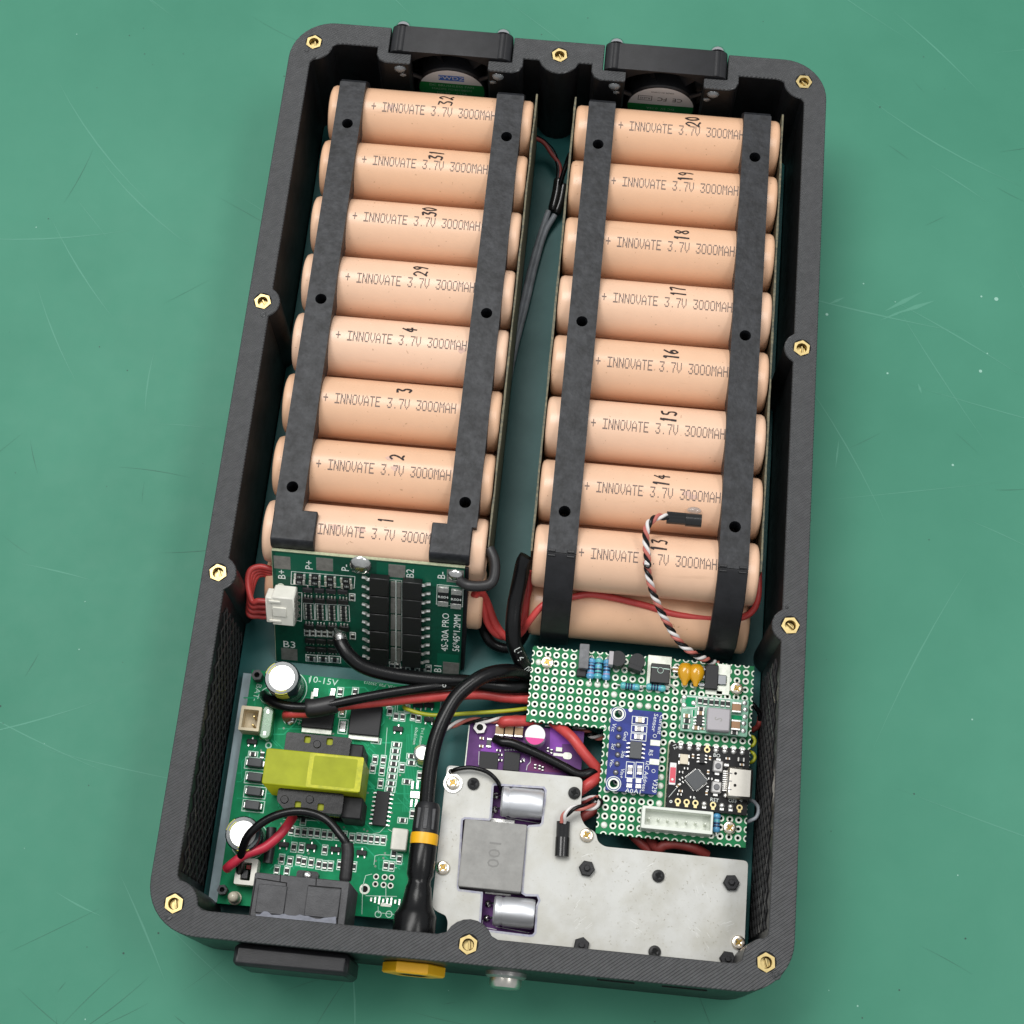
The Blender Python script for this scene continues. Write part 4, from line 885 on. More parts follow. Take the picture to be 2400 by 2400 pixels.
allh = [(c, q) for c in range(25) for q in range(20) if grid_ok(c, q) and (c, q) not in skip]
mb = MB(); mb.prism(out[::-1], -1.6, 0, [circ(c * p_, -q * p_, .5, 8, .39) for c, q in allh]); mb.build('pcb', 'pcb_perf', r)
mb = MB(); mb.ring((0, 0, 0), .98, .5, .04, 14); pad_me = mb.mesh('pad', ['pad_white'])
mb = MB(); mb.dome((0, 0, 0), .98, .35, 12); fill_me = mb.mesh('solder_pad', ['pad_white'])
def covered(c, q):
    x, y = c * p_, -q * p_
    return (9.9 < c < 14.6 and 8.3 < q < 16.5) or (17.4 < c < 24.8 and 5.6 < q < 9.6) or (16.0 < c < 24.8 and 11.4 < q < 17)
R = random.Random(9); n = 0; rest = MB()
filled = {(12, 5), (13, 5), (10, 6), (11, 6), (12, 6), (19, 5), (20, 5), (22, 5), (23, 5), (24, 5), (20, 10), (21, 10), (22, 10), (23, 10), (14, 17), (15, 17), (15, 13), (15, 14), (15, 15), (15, 16), (9, 19), (0, 1), (6, 3), (7, 3), (8, 3), (9, 4), (14, 2), (14, 3)}
vis = [k for k in allh if not covered(*k)]; hid = [k for k in allh if covered(*k)]
for c, q in vis:
    if n < 300:
        inst(fill_me if (c, q) in filled else pad_me, 'solder_pad' if (c, q) in filled else 'pad', r, (c * p_, -q * p_, .015)); n += 1
    else: hid.append((c, q))
for c, q in hid: rest.annulus(c * p_, -q * p_, .98, .5, .04)
for c in range(-1, 25):                       # cut-through pads along the edges
    for fx, fy, a0, a1 in ((c * p_, yT, 180, 360), (c * p_, yB if c > 8 else yM, 0, 180)):
        if x0 + .8 < fx < x1 - .5:
            A = [(fx + .95 * math.cos(math.radians(a0 + (a1 - a0) * i / 8)), fy + .8 * math.sin(math.radians(a0 + (a1 - a0) * i / 8))) for i in range(9)]
            Bq = [(fx + .56 * math.cos(math.radians(a0 + (a1 - a0) * i / 8)), fy + .47 * math.sin(math.radians(a0 + (a1 - a0) * i / 8))) for i in range(9)]
            rest.add([(x, y, .035) for x, y in A + Bq], [(i, i + 1, 10 + i, 9 + i) for i in range(8)])
for q in range(0, 20):
    for fx, a0 in ((x1, 90), (x0 if q < 8 else xM, -90)):
        fy = -q * p_; A = [(fx + .8 * math.cos(math.radians(a0 + 180 * i / 8)), fy + .95 * math.sin(math.radians(a0 + 180 * i / 8))) for i in range(9)]
        Bq = [(fx + .47 * math.cos(math.radians(a0 + 180 * i / 8)), fy + .56 * math.sin(math.radians(a0 + 180 * i / 8))) for i in range(9)]
        rest.add([(x, y, .035) for x, y in A + Bq], [(i, i + 1, 10 + i, 9 + i) for i in range(8)])
tag(rest.build('edge_pad', 'pad_white', r), None, kind='stuff')
for px, (c, q) in SCR:
    inst(SC_N, 'screw', r, (c * p_, -q * p_, .4), random.random()); mb = MB(); mb.cyl((c * p_, -q * p_, -13.7), 2.2, 12.0, n=6); mb.build('standoff', 'abs_black', r)
# loose parts along the top edge
a = T.p(y2(972, 185), 3.2); b = T.p(y2(948, 555), 3.2)
mb = MB(); mb.prism(rrect(-1.45, 0, 1.45, (a - b).length, .25, 2), .6, 3.2); fc = mb.build('film_capacitor', 'film_grey', r, bevel=.25); fc.location = Vector((b.x, b.y, 0)) * K; fc.rotation_euler.z = math.atan2(a.y - b.y, a.x - b.x) - H90
q = T.p(y2(915, 640)); mb = MB(); mb.box(q.x, q.y, .7, 2.8, 2.2, 1.4, .2); mb.build('diode', 'chip', r)
for (x, y, me) in ((1060, 575, RES_A), (1172, 575, RES_B), (1298, 595, RES_A)): T.put(me, 'resistor', y2, x, y, -H90, h=0)
for zf, x, y, me in ((y2, 1650, 842, RES_C), (y3, 235, 860, RES_C)): T.put(me, 'resistor', zf, x, y, -.03)
def to92(m):
    mb = MB(); pts = arc(0, 0, 2.3, -125, 125, 12); mb.prism(pts, .8, 5.0); mb.m = 1; mb.box(-1.95, 0, 2.9, 1.3, 4.0, 4.1, .05); 
    for y in (-1.2, 0, 1.2): mb.box(0, y, .4, .4, .4, .9)
    return mb.mesh('transistor', ['chip', m, 'tin'])
T.put(to92('ferrite_light'), 'transistor', y2, 1455, 470, 0, 0); T.put(to92('chip'), 'transistor', y2, 1745, 510, 1.3, 0)
q = T.p(y3(285, 610)); mb = MB(); mb.box(q.x, q.y, .45, 7.0, 9.4, .5, .1); dp = mb.build('heat_tab', 'pad_white', r)
q = T.p(y3(305, 635), 2.5); mb = MB(); mb.box(q.x, q.y, 1.7, 5.6, 5.8, 2.2, .2); mb.m = 1; mb.line([(q.x - 2.6, q.y + 1.6), (q.x - .9, q.y + 1.55)], .2, 2.82); mb.line([(q.x + .9, q.y + 1.5), (q.x + 2.6, q.y + 1.45)], .2, 2.82); mb.annulus(q.x, q.y + .9, .9, .8, 2.82)
mb.m = 2
for dy in (2.2, -.3, -2.6): mb.tube([(q.x + 2.6, q.y + dy, 1.2), (q.x + 3.8, q.y + dy * 1.1, .9), (q.x + 4.8, q.y + dy * 1.4, .2)], .38, 6)
mb.build('power_transistor', ['chip_black', 'silk_thin', 'pad_white'], dp)
T.put(smd(1.6, 2.6, 1.2, 'smd_tan'), 'capacitor', y3, 555, 590, H90)
for x, y in ((685, 625), (850, 640)):
    q = T.p(y3(x, y), 2.2); mb = MB(); n_ = 16
    prof = [(0, 3.1), (1.4, 2.75), (2.25, 1.6), (2.4, .3), (2.0, -1.3), (1.1, -2.4), (.8, -3.2), (.55, -3.8), (0, -3.9)]
    mb.lathe([(a_, -b_) for a_, b_ in prof], (0, 0, 0), 'y', n_); mb.v = [(vx + q.x, -vy + q.y, vz * .8 + 2.1) for vx, vy, vz in mb.v]; mb.m = 1
    mb.tube([(q.x, q.y - 3.7, 2.1), (q.x, q.y - 4.4, 1.2), (q.x, q.y - 4.6, 0)], .3, 6); mb.build('tantalum_capacitor', ['tantalum', 'tin'], r)
q = T.p(y3(1155, 720)); mb = MB(); mb.box(q.x + 2.0, q.y, .25, 3.8, 9.2, .4, .08); mb.box(q.x - .6, q.y - 4.2, .25, 5, 1.4, .4, .08); rg = mb.build('solder_tab', 'pad_white', r)
q = T.p(y3(1080, 685), 1.8); mb = MB(); mb.box(q.x, q.y, 1.1, 3.9, 7.3, 1.8, .2); mb.m = 1; mb.box(q.x + 3.2, q.y - .4, .7, 2.8, 3.2, .9, .3)
for dy in (2.4, 0, -2.4): mb.box(q.x - 2.6, q.y + dy, .6, 1.6, .9, .4, .1)
mb.build('voltage_regulator', ['chip', 'chrome'], rg)
# blue current-sensor module
hb = 3.2
cs = [T.p(z6(*k), hb) for k in ((702, 1268), (1022, 1292), (998, 1832), (657, 1792))]
bx0 = (cs[0].x + cs[3].x) / 2; bx1 = (cs[1].x + cs[2].x) / 2; byT = (cs[0].y + cs[1].y) / 2; byB = (cs[2].y + cs[3].y) / 2
hl = [T.p(y2(1478, 1245), hb), T.p(y4(185, 660), hb)]
mb = MB(); mb.prism(rrect(bx0, byB, bx1, byT, .4, 2), hb - 1.6, hb, [circ(h_.x, h_.y, 1.15, 16) for h_ in hl]); sb = mb.build('current_sensor_board', 'pcb_blue', r); sb['label'] = 'blue current sensor module with V329 printed on it'
def sub(zf, x, y, me, name, rz=0., h=hb, parent=sb, box=None):
    q = T.p(zf(x, y), h); inst(me, name, parent, (q.x, q.y, h), rz)
    if box:
        c, k = abs(math.cos(rz)), abs(math.sin(rz)); a_ = (box[0] * c + box[1] * k) / 2; b_ = (box[0] * k + box[1] * c) / 2; SK.frame(q.x - a_, q.y - b_, q.x + a_, q.y + b_, .2, h + .03)
SK = MB()
for h_ in hl: mb = MB(); mb.annulus(h_.x, h_.y, 1.65, 1.15, hb + .03, 20); mb.build('mount_ring', 'pad_white', sb); SK.annulus(h_.x, h_.y, 2.15, 1.92, hb + .03, 22)
sub(y2, 1800, 1345, smd(2.6, 1.5, 1.0, 'crystal', e=.3), 'capacitor', box=(4.4, 2.2)); sub(y2, 1790, 1475, RSIL, 'resistor', box=(4.4, 2.0)); sub(y2, 1780, 1595, RSIL, 'resistor', box=(4.4, 2.0))
sub(y4, 432, 288, SOIC8, 'chip'); sub(w7, 350, 1010, RSIL, 'resistor', H90, box=(4.6, 2.2)); sub(w7, 565, 1020, RSIL, 'resistor', H90, box=(4.6, 2.2))
for x, y in ((340, 1240), (545, 1260), (335, 1365), (540, 1380)): q = T.p(w7(x, y), hb); mb = MB(); mb.box(q.x, q.y, hb + .08, 1.6, 1.2, .16, .05); mb.build('jumper_pad', 'tin', sb)
for x, y in ((925, 400), (905, 830)): q = T.p(w7(x, y), hb); mb = MB(); mb.box(q.x, q.y, hb + .1, 2.9, 1.7, .2, .08); mb.build('solder_tab', 'pad_white', sb)
for x, y in ((250, 35), (240, 125), (238, 220), (232, 328), (225, 430), (210, 528)): q = T.p(y4(x, y), hb + .8); mb = MB(); mb.dome((q.x, q.y, hb), .85, 1.0, 10); mb.build('header_pin', 'steel_grey', sb)
q = T.p(y2(1660, 1185), hb); mb = MB(); mb.lathe([(.6, hb), (.6, hb + .05), (0, hb + .05)], (q.x, q.y, 0)); mb.build('test_pad', 'pad_white', sb)
def st(zf, t, size, x, y, rot, sx=1., h=hb): q = T.p(zf(x, y), h); SK.text(t, size, q.x, q.y, h + .035, rot, sx)
st(y2, 'Vcc', 1.7, 1405, 1450, -97); st(y2, 'Gnd', 1.6, 1580, 1580, -97); st(y4, 'Scl', 1.6, 178, 240, -97); st(y4, 'Sda', 1.5, 290, 330, -97); st(y4, 'Vin-', 1.5, 160, 430, -97); st(y4, 'Vin+', 1.5, 278, 545, -97)
st(y3, 'Sensor', 1.75, 222, 1375, -95, 1.1); st(y3, 'Current', 1.75, 310, 1405, -95, 1.0); st(w7, 'R5', 1.7, 818, 620, -95); st(w7, 'I2C Address', 1.6, 705, 1150, -95, 1.1); st(w7, 'V329', 1.9, 910, 1370, -95); st(w7, 'A0', 1.8, 335, 1485, -5, 1.1); st(w7, 'A1', 1.8, 530, 1505, -5, 1.1)
for x, y in ((915, 240), (885, 1035)): q = T.p(w7(x, y), hb); SK.annulus(q.x, q.y, .55, .42, hb + .03)
tag(SK.build('silkscreen', 'silk', sb), None, kind='stuff')
# black microcontroller module
hm = 2.6; cs = [T.p(k, hm) for k in (w8(80, 20), w8(1600, 120), w8(1520, 1370), w8(15, 1230))]
mx0 = (cs[0].x + cs[3].x) / 2; mx1 = (cs[1].x + cs[2].x) / 2; myT = (cs[0].y + cs[1].y) / 2; myB = (cs[2].y + cs[3].y) / 2
mb = MB(); mb.prism(rrect(mx0, myB, mx1, myT, .3, 2), hm - 1.2, hm); mc = mb.build('microcontroller_board', 'pcb_black', r); mc['label'] = 'black microcontroller module with silver USB socket'
mb = MB(); mb.box(mx0 - .3, (myT + myB) / 2, .7, .35, myT - myB + .6, 1.0, .05); mb.build('board_edge', 'pcb_edge', mc)
SK = MB()
def sm(x, y, me, name, rz=0.): q = T.p(w8(x, y), hm); return inst(me, name, mc, (q.x, q.y, hm), rz)
q = T.p(w8(580, 700), hm + .9); mb = MB(); mb.box(0, 0, .45, 4.6, 4.6, .85, .06); mb.m = 1
for k in range(4):
    for i in range(9):
        t_ = -1.85 + i * .46; c_, s_ = math.cos(k * H90), math.sin(k * H90); mb.box(2.45 * c_ - t_ * s_, 2.45 * s_ + t_ * c_, .06, .42 if k % 2 == 0 else .24, .24 if k % 2 == 0 else .42, .12)
inst(mb.mesh('microcontroller_chip', ['chip_grey', 'tin']), 'microcontroller_chip', mc, (q.x, q.y, hm), math.radians(43))
def button():
    mb = MB(); mb.box(0, 0, .8, 2.9, 3.4, 1.5, .35); mb.m = 1; mb.cyl((0, 0, 1.5), .85, .5, n=14); mb.m = 2
    for s in (-1, 1): mb.box(0, s * 2.0, .3, 1.4, .9, .5, .1)
    return mb.mesh('push_button', ['button_grey', 'button_dark', 'tin'])
bt = button(); sm(980, 465, bt, 'push_button', -.05); sm(950, 860, bt, 'push_button', -.05)
q = T.p(w8(1405, 760), hm + 3.2); mb = MB(); mb.box(q.x, q.y, hm + 1.6, 7.2, 8.9, 3.2, .5); us = mb.build('usb_socket', 'usb_shell', mc, bevel=.2)
for dy in (2.4, .2, -2.2): mb = MB(); mb.box(q.x - 3.0, q.y + dy, hm + 3.22, 1.4, .25, .06); mb.build('shell_slot', 'button_dark', us)
for x, y in ((1320, 585), (1310, 810)): k = T.p(w8(x, y), hm + 3.2); mb = MB(); mb.lathe([(.42, 0), (.42, .05), (0, .05)], (k.x, k.y, hm + 3.2)); mb.build('shell_hole', 'hole_and_shadow', us)
for y in (430, 1000): k = T.p(w8(1150, y), hm + .6); mb = MB(); mb.box(k.x, k.y, hm + .4, 1.8, 1.2, .8, .3); mb.build('anchor_tab', 'tin', us)
for i in range(10): k = T.p(w8(1115 - i * 2, 545 + i * 40), hm); mb = MB(); mb.box(k.x, k.y, hm + .12, .95, .34, .24); mb.build('contact', 'tin', us)
q = T.p(w8(135, 590), hm + .6); mb = MB(); mb.box(q.x, q.y, hm + .35, 1.9, 6.4, .7, .15); mb.m = 1; mb.box(q.x, q.y - .4, hm + .72, 1.6, 4.4, .1); mb.m = 2; mb.dome((q.x + .05, q.y + 2.3, hm + .7), .5, .15, 8); mb.dome((q.x, q.y - 1.7, hm + .76), .4, .15, 8); mb.build('chip_antenna', ['cap_white', 'led_red', 'silk'], mc)
q = T.p(w8(345, 325), hm); mb = MB(); mb.box(q.x, q.y, hm + .45, 2.4, 2.9, .8, .1); mb.m = 1
for sx in (-1, 1):
    for sy in (-1, 1): mb.box(q.x + sx * 1.25, q.y + sy * 1.0, hm + .15, .7, 1.0, .3, .05)
mb.build('crystal', ['crystal', 'tin'], mc)
sm(685, 310, SOT6, 'chip'); TC = smd(1.3, .7, .45, 'smd_tan'); TB = smd(1.3, .7, .45, 'smd_black')
for x, y, rz, me in ((515, 265, H90, TC), (835, 300, H90, TC), (385, 495, 0, TB), (290, 565, 0, TB), (800, 565, H90, TC), (840, 690, 0, TB), (790, 870, H90, TB), (280, 920, 0, TC), (260, 985, 0, TB), (500, 1040, 0, TB), (1170, 310, 0, TC), (1420, 330, 0, R0603), (1435, 425, 0, TC), (290, 690, .7, TB), (300, 770, .7, TB), (230, 820, .9, TC), (770, 960, H90, TC)): sm(x, y, me, 'smd_part', rz)
for i in range(8):
    f = i / 7
    for (xa, ya), (xb, yb2), fl in (((285, 95), (1450, 195), (1, 1, 1, 0, 1, 1, 1, 1)), ((230, 1110), (1395, 1230), (0, 0, 0, 1, 0, 1, 1, 0))):
        q = T.p(w8(xa + (xb - xa) * f, ya + (yb2 - ya) * f), hm); mb = MB()
        if fl[i]: mb.dome((q.x, q.y, hm), .85, .7, 10); mb.box(q.x, q.y + (.9 if ya < 500 else -.9), hm + .05, 1.1, .8, .15); mb.build('solder_joint', 'tin', mc)
        else: mb.annulus(q.x, q.y, .88, .46, hm + .03, 14); mb.m = 1; mb.sheet(circ(q.x, q.y, .47, 12), hm + .028); mb.m = 0; mb.box(q.x, q.y + (1.1 if ya < 500 else -1.1), hm + .03, .9, .6, .1); mb.build('pad', ['pad_gold', 'hole_and_shadow'], mc)
q = T.p(w8(100, 1115), hm); SK.annulus(q.x, q.y, .42, .2, hm + .03)
for t_, x, y, s_, ro in (('RST', 920, 1090, 1.5, -5), ('BO', 965, 250, 1.5, -5), ('OFF', 1265, 1110, 1.4, -5), ('SP', 1410, 1085, 1.3, -80), ('12', 175, 75, 1.6, -60), ('V1.2', 510, 1050, 1.0, -5)): q = T.p(w8(x, y), hm); SK.text(t_, s_, q.x, q.y, hm + .035, ro)
SK.line([tuple(T.p(w8(230, 830), hm))[:2], tuple(T.p(w8(60, 1030), hm))[:2]], .12, hm + .03)
tag(SK.build('silkscreen', 'silk', mc), None, kind='stuff')
# pale buck converter module
hk = 2.6; cs = [T.p(k, hk) for k in (y3(655, 960), y3(1640, 1030), y3(1620, 1590), y3(590, 1495))]
kx0 = (cs[0].x + cs[3].x) / 2; kx1 = (cs[1].x + cs[2].x) / 2; kyT = (cs[0].y + cs[1].y) / 2; kyB = (cs[2].y + cs[3].y) / 2
mb = MB(); mb.prism(rrect(kx0, kyB, kx1, kyT, .3, 2), hk - 1.4, hk); bk = mb.build('step_down_board', 'pcb_mint', r); bk['label'] = 'pale green step-down module with square grey inductor'
SK = MB(); GP = MB()
def sk(x, y, me, name, rz=0.): q = T.p(y3(x, y), hk); return inst(me, name, bk, (q.x, q.y, hk), rz)
q = T.p(y3(1190, 1325), hk + 3.0); mb = MB(); mb.box(q.x, q.y, hk + 1.5, 6.7, 6.7, 3.0, .3); ind = mb.build('inductor', 'ferrite_light', bk, bevel=.15); mb = MB(); mb.text('S', 3.2, q.x, q.y, hk + 3.03, 80, .8); mb.build('engraving', 'ferrite', ind)
for x, y in ((1450, 1160), (1437, 1425)): sk(x, y, smd(3.0, 2.6, 1.4, 'smd_brown', e=.18), 'capacitor', H90)
q = T.p(y3(890, 1350), hk + 1); sk(890, 1355, soic(1.7, 3.0, 1.1, 3, 'chip_black', pitch=.95, pl=.8), 'chip')
for x, y, rz, me in ((905, 1050, H90, R0603), (985, 1065, H90, R0603), (1075, 1075, H90, R0603), (1155, 1080, H90, R0603), (1245, 1090, H90, R0603), (1325, 1098, H90, R0603), (700, 1280, 0, C0603), (705, 1355, 0, R0603), (690, 1440, 0, R0603), (920, 1175, 0, R0603), (910, 1240, 0, C0603), (840, 1460, 0, C0603), (940, 1470, 0, TC), (1420, 1530, 0, R0603)): sk(x, y, me, 'smd_part', rz)
for (xa, ya, xb, yb2) in ((690, 990, 850, 1145), (785, 1185, 820, 1290), (1380, 1260, 1540, 1340)):
    a = T.p(y3(xa, ya), hk); b = T.p(y3(xb, yb2), hk); GP.sheet([(a.x, a.y), (b.x, a.y), (b.x, b.y), (a.x, b.y)], hk + .02)
for x, y in ((670, 990), (665, 1110), (810, 1080), (1580, 1080), (1590, 1180), (1585, 1290), (1565, 1390), (1560, 1500)): q = T.p(y3(x, y), hk); mb = MB(); mb.dome((q.x, q.y, hk), .8, .35, 10); mb.build('solder_joint', 'tin', bk)
for pts in (((660, 975), (1380, 1020)), ((850, 990), (840, 1150), (650, 1160)), ((790, 1190), (785, 1290)), ((850, 1140), (1000, 1140))): SK.line([tuple(T.p(y3(*k), hk))[:2] for k in pts], .22, hk + .03)
tag(SK.build('silkscreen', 'silk', bk), None, kind='stuff'); tag(GP.build('copper_area', 'pcb_green', bk), None, kind='stuff')
# white seven-pin header
hh = 6.0; cs = [T.p(k, hh) for k in (y4(515, 920), y4(1318, 965), y4(1300, 1228), y4(490, 1165))]
a0 = (cs[0].x + cs[3].x) / 2; a1 = (cs[1].x + cs[2].x) / 2; b1 = (cs[0].y + cs[1].y) / 2; b0 = (cs[2].y + cs[3].y) / 2
mb = MB(); mb.prism(rrect(a0, b0, a1, b1, .2, 1), 0, hh, [rrect(a0 + .9, b0 + 1.0, a1 - .6, b1 - .8, .1, 1)]); hd = mb.build('pin_header', 'header_white', r, bevel=.12); hd['label'] = 'white seven-pin header'
mb = MB(); mb.box((a0 + a1) / 2, (b0 + b1) / 2, 1.0, a1 - a0 - 1, b1 - b0 - 1, 1.4); mb.build('header_floor', 'header_white', hd)
for i in range(7): mb = MB(); mb.box(a0 + 2.2 + i * (a1 - a0 - 4.2) / 6, (b0 + b1) / 2 - .1, 2.6, .64, .64, 4.4, .15); mb.build('pin', 'pad_white', hd)
T.put(axial(5.6, 1.05, 'resistor_blue', [(-1.4, 'band_dark'), (-.5, 'resistor_teal'), (.3, 'band_dark'), (1.1, 'band_dark')]), 'resistor', y4, 1345, 1110, -H90)

# ------------------------------------------------------------------ purple converter board
PU = Board('power_converter_board', 'purple power converter board partly under the aluminium plate, with pink-topped capacitor', 'circuit board', (10, -104, 12)).setup(); r = PU.root
a = PU.l((-6.8, -73.2, 12)); b = PU.l((26.8, -135.5, 12))
mb = MB(); mb.prism([(a.x, b.y), (b.x, b.y), (b.x, a.y), (a.x, a.y)], -1.6, 0); mb.build('pcb', 'pcb_purple', r)
mb = MB(); mb.box(a.x - .15, (a.y + b.y) / 2, -.8, .3, a.y - b.y, 1.62); mb.build('board_edge', 'pad_white', r)
mb = MB()
for x in (a.x + 2.5, b.x - 2.5):
    for y in (a.y - 2.6, b.y + 3): mb = MB(); mb.cyl((x, y, -9), 2.0, 7.4, n=6); mb.build('standoff', 'abs_grey', r)
def pol(pts, m, z, name, zf=y5): mb = MB(); mb.sheet([tuple(PU.p(zf(*k)))[:2] for k in pts], z); return tag(mb.build(name, m, r), None)
pol(((1205, 190), (1330, 235), (1480, 390), (1480, 405), (1340, 405), (1335, 470), (1200, 470)), 'pcb_violet', .02, 'copper_area'); pol(((330, 300), (560, 150), (590, 340), (420, 480), (400, 640), (310, 640)), 'pcb_purple', .014, 'copper_area'); pol(((420, 470), (580, 340), (660, 440), (640, 500), (425, 500)), 'pcb_violet', .02, 'copper_area'); pol(((985, 540), (1180, 560), (1330, 620), (1320, 730), (950, 710), (950, 640), (985, 620)), 'pcb_plum', .02, 'copper_area')
q = PU.p(y5(410, 215), 1.5); inst(NUT_S, 'hex_nut', r, (q.x, q.y, 0), .2)
for x, y in ((633, 265), (740, 270), (850, 278)): PU.put(smd(3.3, 2.5, 2.0, 'smd_tan', e=.16), 'capacitor', y5, x, y, H90, h=0)
q = PU.p(y5(1035, 300), 6); h_ = 6.0; rad = 3.05
mb = MB(); mb.lathe([(rad, 0), (rad, .8), (rad * .94, 1.2), (rad, 1.6), (rad, h_ - .4), (rad * .94, h_ - .05)], (q.x, q.y, 0), 'z', 28); mb.m = 1
A = arc(q.x, q.y, rad * .95, -18, 198, 18); mb.sheet(A, h_); mb.m = 2; mb.sheet(arc(q.x, q.y, rad * .95, 198, 342, 12), h_); cp = mb.build('round_capacitor', ['alu_can', 'cap_white', 'cap_pink'], r)
PU.put(smd(1.3, .8, .5, 'smd_tan'), 'capacitor', y5, 430, 342); PU.put(smd(1.3, .8, .5, 'smd_tan'), 'capacitor', y5, 425, 432); PU.put(smd(2.8, 1.4, .7, 'chip_grey', e=.22), 'resistor', y5, 512, 395, H90)
for x, y, wd, ln in ((510, 590, 5.4, 5.0), (768, 600, 4.6, 5.4)): q = PU.p(y5(x, y), 1); mb = MB(); mb.box(q.x, q.y, .5, wd, ln, 1.0, .08); mb.build('chip', 'chip', r)
for x, y, rz in ((620, 480, 0), (640, 530, 0), (1035, 660, H90), (1085, 670, H90), (1120, 685, H90), (1255, 660, H90), (1180, 470, H90), (1220, 490, H90), (890, 600, .4), (640, 590, 0)): PU.put(smd(1.3, .7, .5, 'smd_black'), 'smd_part', y5, x, y, rz)
q = PU.p(y5(1400, 540)); mb = MB(); mb.prism(rrect(q.x - 1.4, q.y - 1.0, q.x + 1.3, q.y + 1.0, .95, 5), 0, .2); mb.box(q.x - 2.6, q.y + .1, .1, 3, .8, .16); mb.box(q.x - 2.6, q.y + 1.6, .3, 1.9, 1.3, .5, .1); mb.build('solder_pad', 'pad_white', r)
PU.ln(y5, ((400, 490), (395, 640)), .15); PU.ln(y5, ((985, 540), (980, 610), (945, 650), (935, 700)), .15); PU.txt('C1', 1.3, y5, 900, 590, -80); PU.ln(y5, ((1150, 200), (1290, 205)), .3)
for i in range(6): q = PU.p(y5(700 + i * 32, 470)); PU.silk.annulus(q.x, q.y, .28, .12, .03, 8)
# parts that stand up through the openings of the plate
q = PU.p(z8(565, 970), 8.2); ix0, ix1 = PU.p(z8(362, 960), 8.2).x, PU.p(z8(772, 960), 8.2).x; iy1, iy0 = PU.p(z8(570, 760), 8.2).y, PU.p(z8(560, 1200), 8.2).y
mb = MB(); mb.prism(rrect(ix0, iy0, ix1, iy1, .5, 3), .5, 8.2); ib_ = mb.build('inductor', 'ferrite', r, bevel=.3); ib_['label'] = 'large square grey inductor marked 100'
mb = MB(); mb.text('100', 4.8, (ix0 + ix1) / 2 + .2, (iy0 + iy1) / 2 + .6, 8.22, -91, 1.15); en = mb.build('engraving', 'engraved', ib_)
for y in (762, 1218): q = PU.p(z8(625 if y < 1000 else 600, y), .4); mb = MB(); mb.box(q.x, q.y, .4, 7.4, 1.6, .8, .1); mb.build('inductor_lead', 'tin', r)
for (xa, ya), (xb, yb2), rad in (((620, 630), (890, 650), 4.35), ((570, 1338), (835, 1360), 4.2)):
    hc = rad + .4; a = PU.p(z8(xa, ya), hc); b = PU.p(z8(xb, yb2), hc); ln = b.x - a.x
    mb = MB(); mb.lathe([(0, 0), (rad * .9, 0), (rad, .5), (rad, 1.7), (rad * .93, 2.2), (rad * .93, 2.6), (rad, 3.1), (rad, ln - .7), (rad * .93, ln), (0, ln)], (a.x, (a.y + b.y) / 2, hc), 'x', 32); cn = mb.build('can_capacitor', 'alu_can', r)
    for s in (-1, 1):
        mb = MB(); yy = (a.y + b.y) / 2 + s * 1.9 + (0.2 if s > 0 else 0); mb.tube([(a.x + .2, yy, hc - 1), (a.x - 1.2, yy, 2.0), (a.x - 1.7, yy, 0)], .35, 6); mb.dome((a.x - 1.7, yy, 0), 1.15, .8, 10); mb.build('lead', 'solder', cn)
for pts in (((650, 735), (885, 775), (890, 700)), ((585, 1440), (800, 1480)), ((570, 700), (560, 740)), ((500, 1400), (495, 1440), (590, 1460))): PU.ln(z8, pts, .18)
tag(PU.silk.build('silkscreen', 'silk', r), None, kind='stuff')

# ------------------------------------------------------------------ aluminium cover plate
PZT = 18.5
A_ = Board('cover_plate', 'scuffed bare aluminium plate with cut-outs and black screws', 'metal plate', (20, -112, PZT)).setup(); r = A_.root
pts = [(-11.8, -88.1, 1.2), (27.3, -87.9, 1.6), (27.5, -98.8, .8), (29.0, -101.6, 1.5), (32.3, -103.1, 1.6), (33.0, -105.6, 1.0), (35.0, -106.8, 2), (75.6, -106.9, 1.4), (75.7, -136.6, .5), (-6.6, -136.6, .5), (-6.8, -131.5, 1.6), (-7.6, -130.0, .5), (-11.7, -128.6, 2.2)]
po = [(x - A_.O.x, y - A_.O.y, k) for x, y, k in pts]
hole = [tuple(A_.p(z8(*k)))[:2] for k in ((565, 528), (575, 520), (895, 540), (908, 560), (905, 600), (886, 770), (872, 785), (800, 790), (784, 806), (757, 1222), (780, 1236), (855, 1238), (868, 1270), (850, 1310), (842, 1478), (825, 1498), (800, 1500), (490, 1462), (480, 1448), (495, 1222), (345, 1204), (340, 1190), (366, 748), (385, 738), (540, 748), (550, 738))]
mb = MB(); mb.prism(roundpoly(po, .5)[::-1], -1.8, 0, [hole[::-1]]); mb.build('plate', 'alu_plate', r, bevel=.25)
il = MB(); il.line(hole + hole[:1], .6, .03); tag(il.build('ink_line', 'ink_line', r), None, kind='stuff')
mb = MB()
for x, y in ((-6, -93), (-9, -118), (31, -110), (73, -130), (70, -110), (12, -134.5), (20, -92)): mb = MB(); mb.cyl((x - A_.O.x, y - A_.O.y, -15.5), 1.9, 13.7, n=6); mb.build('standoff', 'abs_black', r)
A2, D2_ = MB(), MB(); R = random.Random(8)
def scuff(mb, x, y, a, ln, wd, k): d = Vector((math.cos(a), math.sin(a))) * ln / 2; mb.line([(x - d.x, y - d.y), (x + d.x, y + d.y)], wd, .012 + k * .0003)
def on_plate():
    while True:
        x, y = R.uniform(-29, 50), R.uniform(-22, 21)
        if (x > 17 and y < 3.5) or (x < 14.5 and y < -22) or (x < -27 and -14 < y < 22) or (6 < x < 13 and y < 10) : return x, y
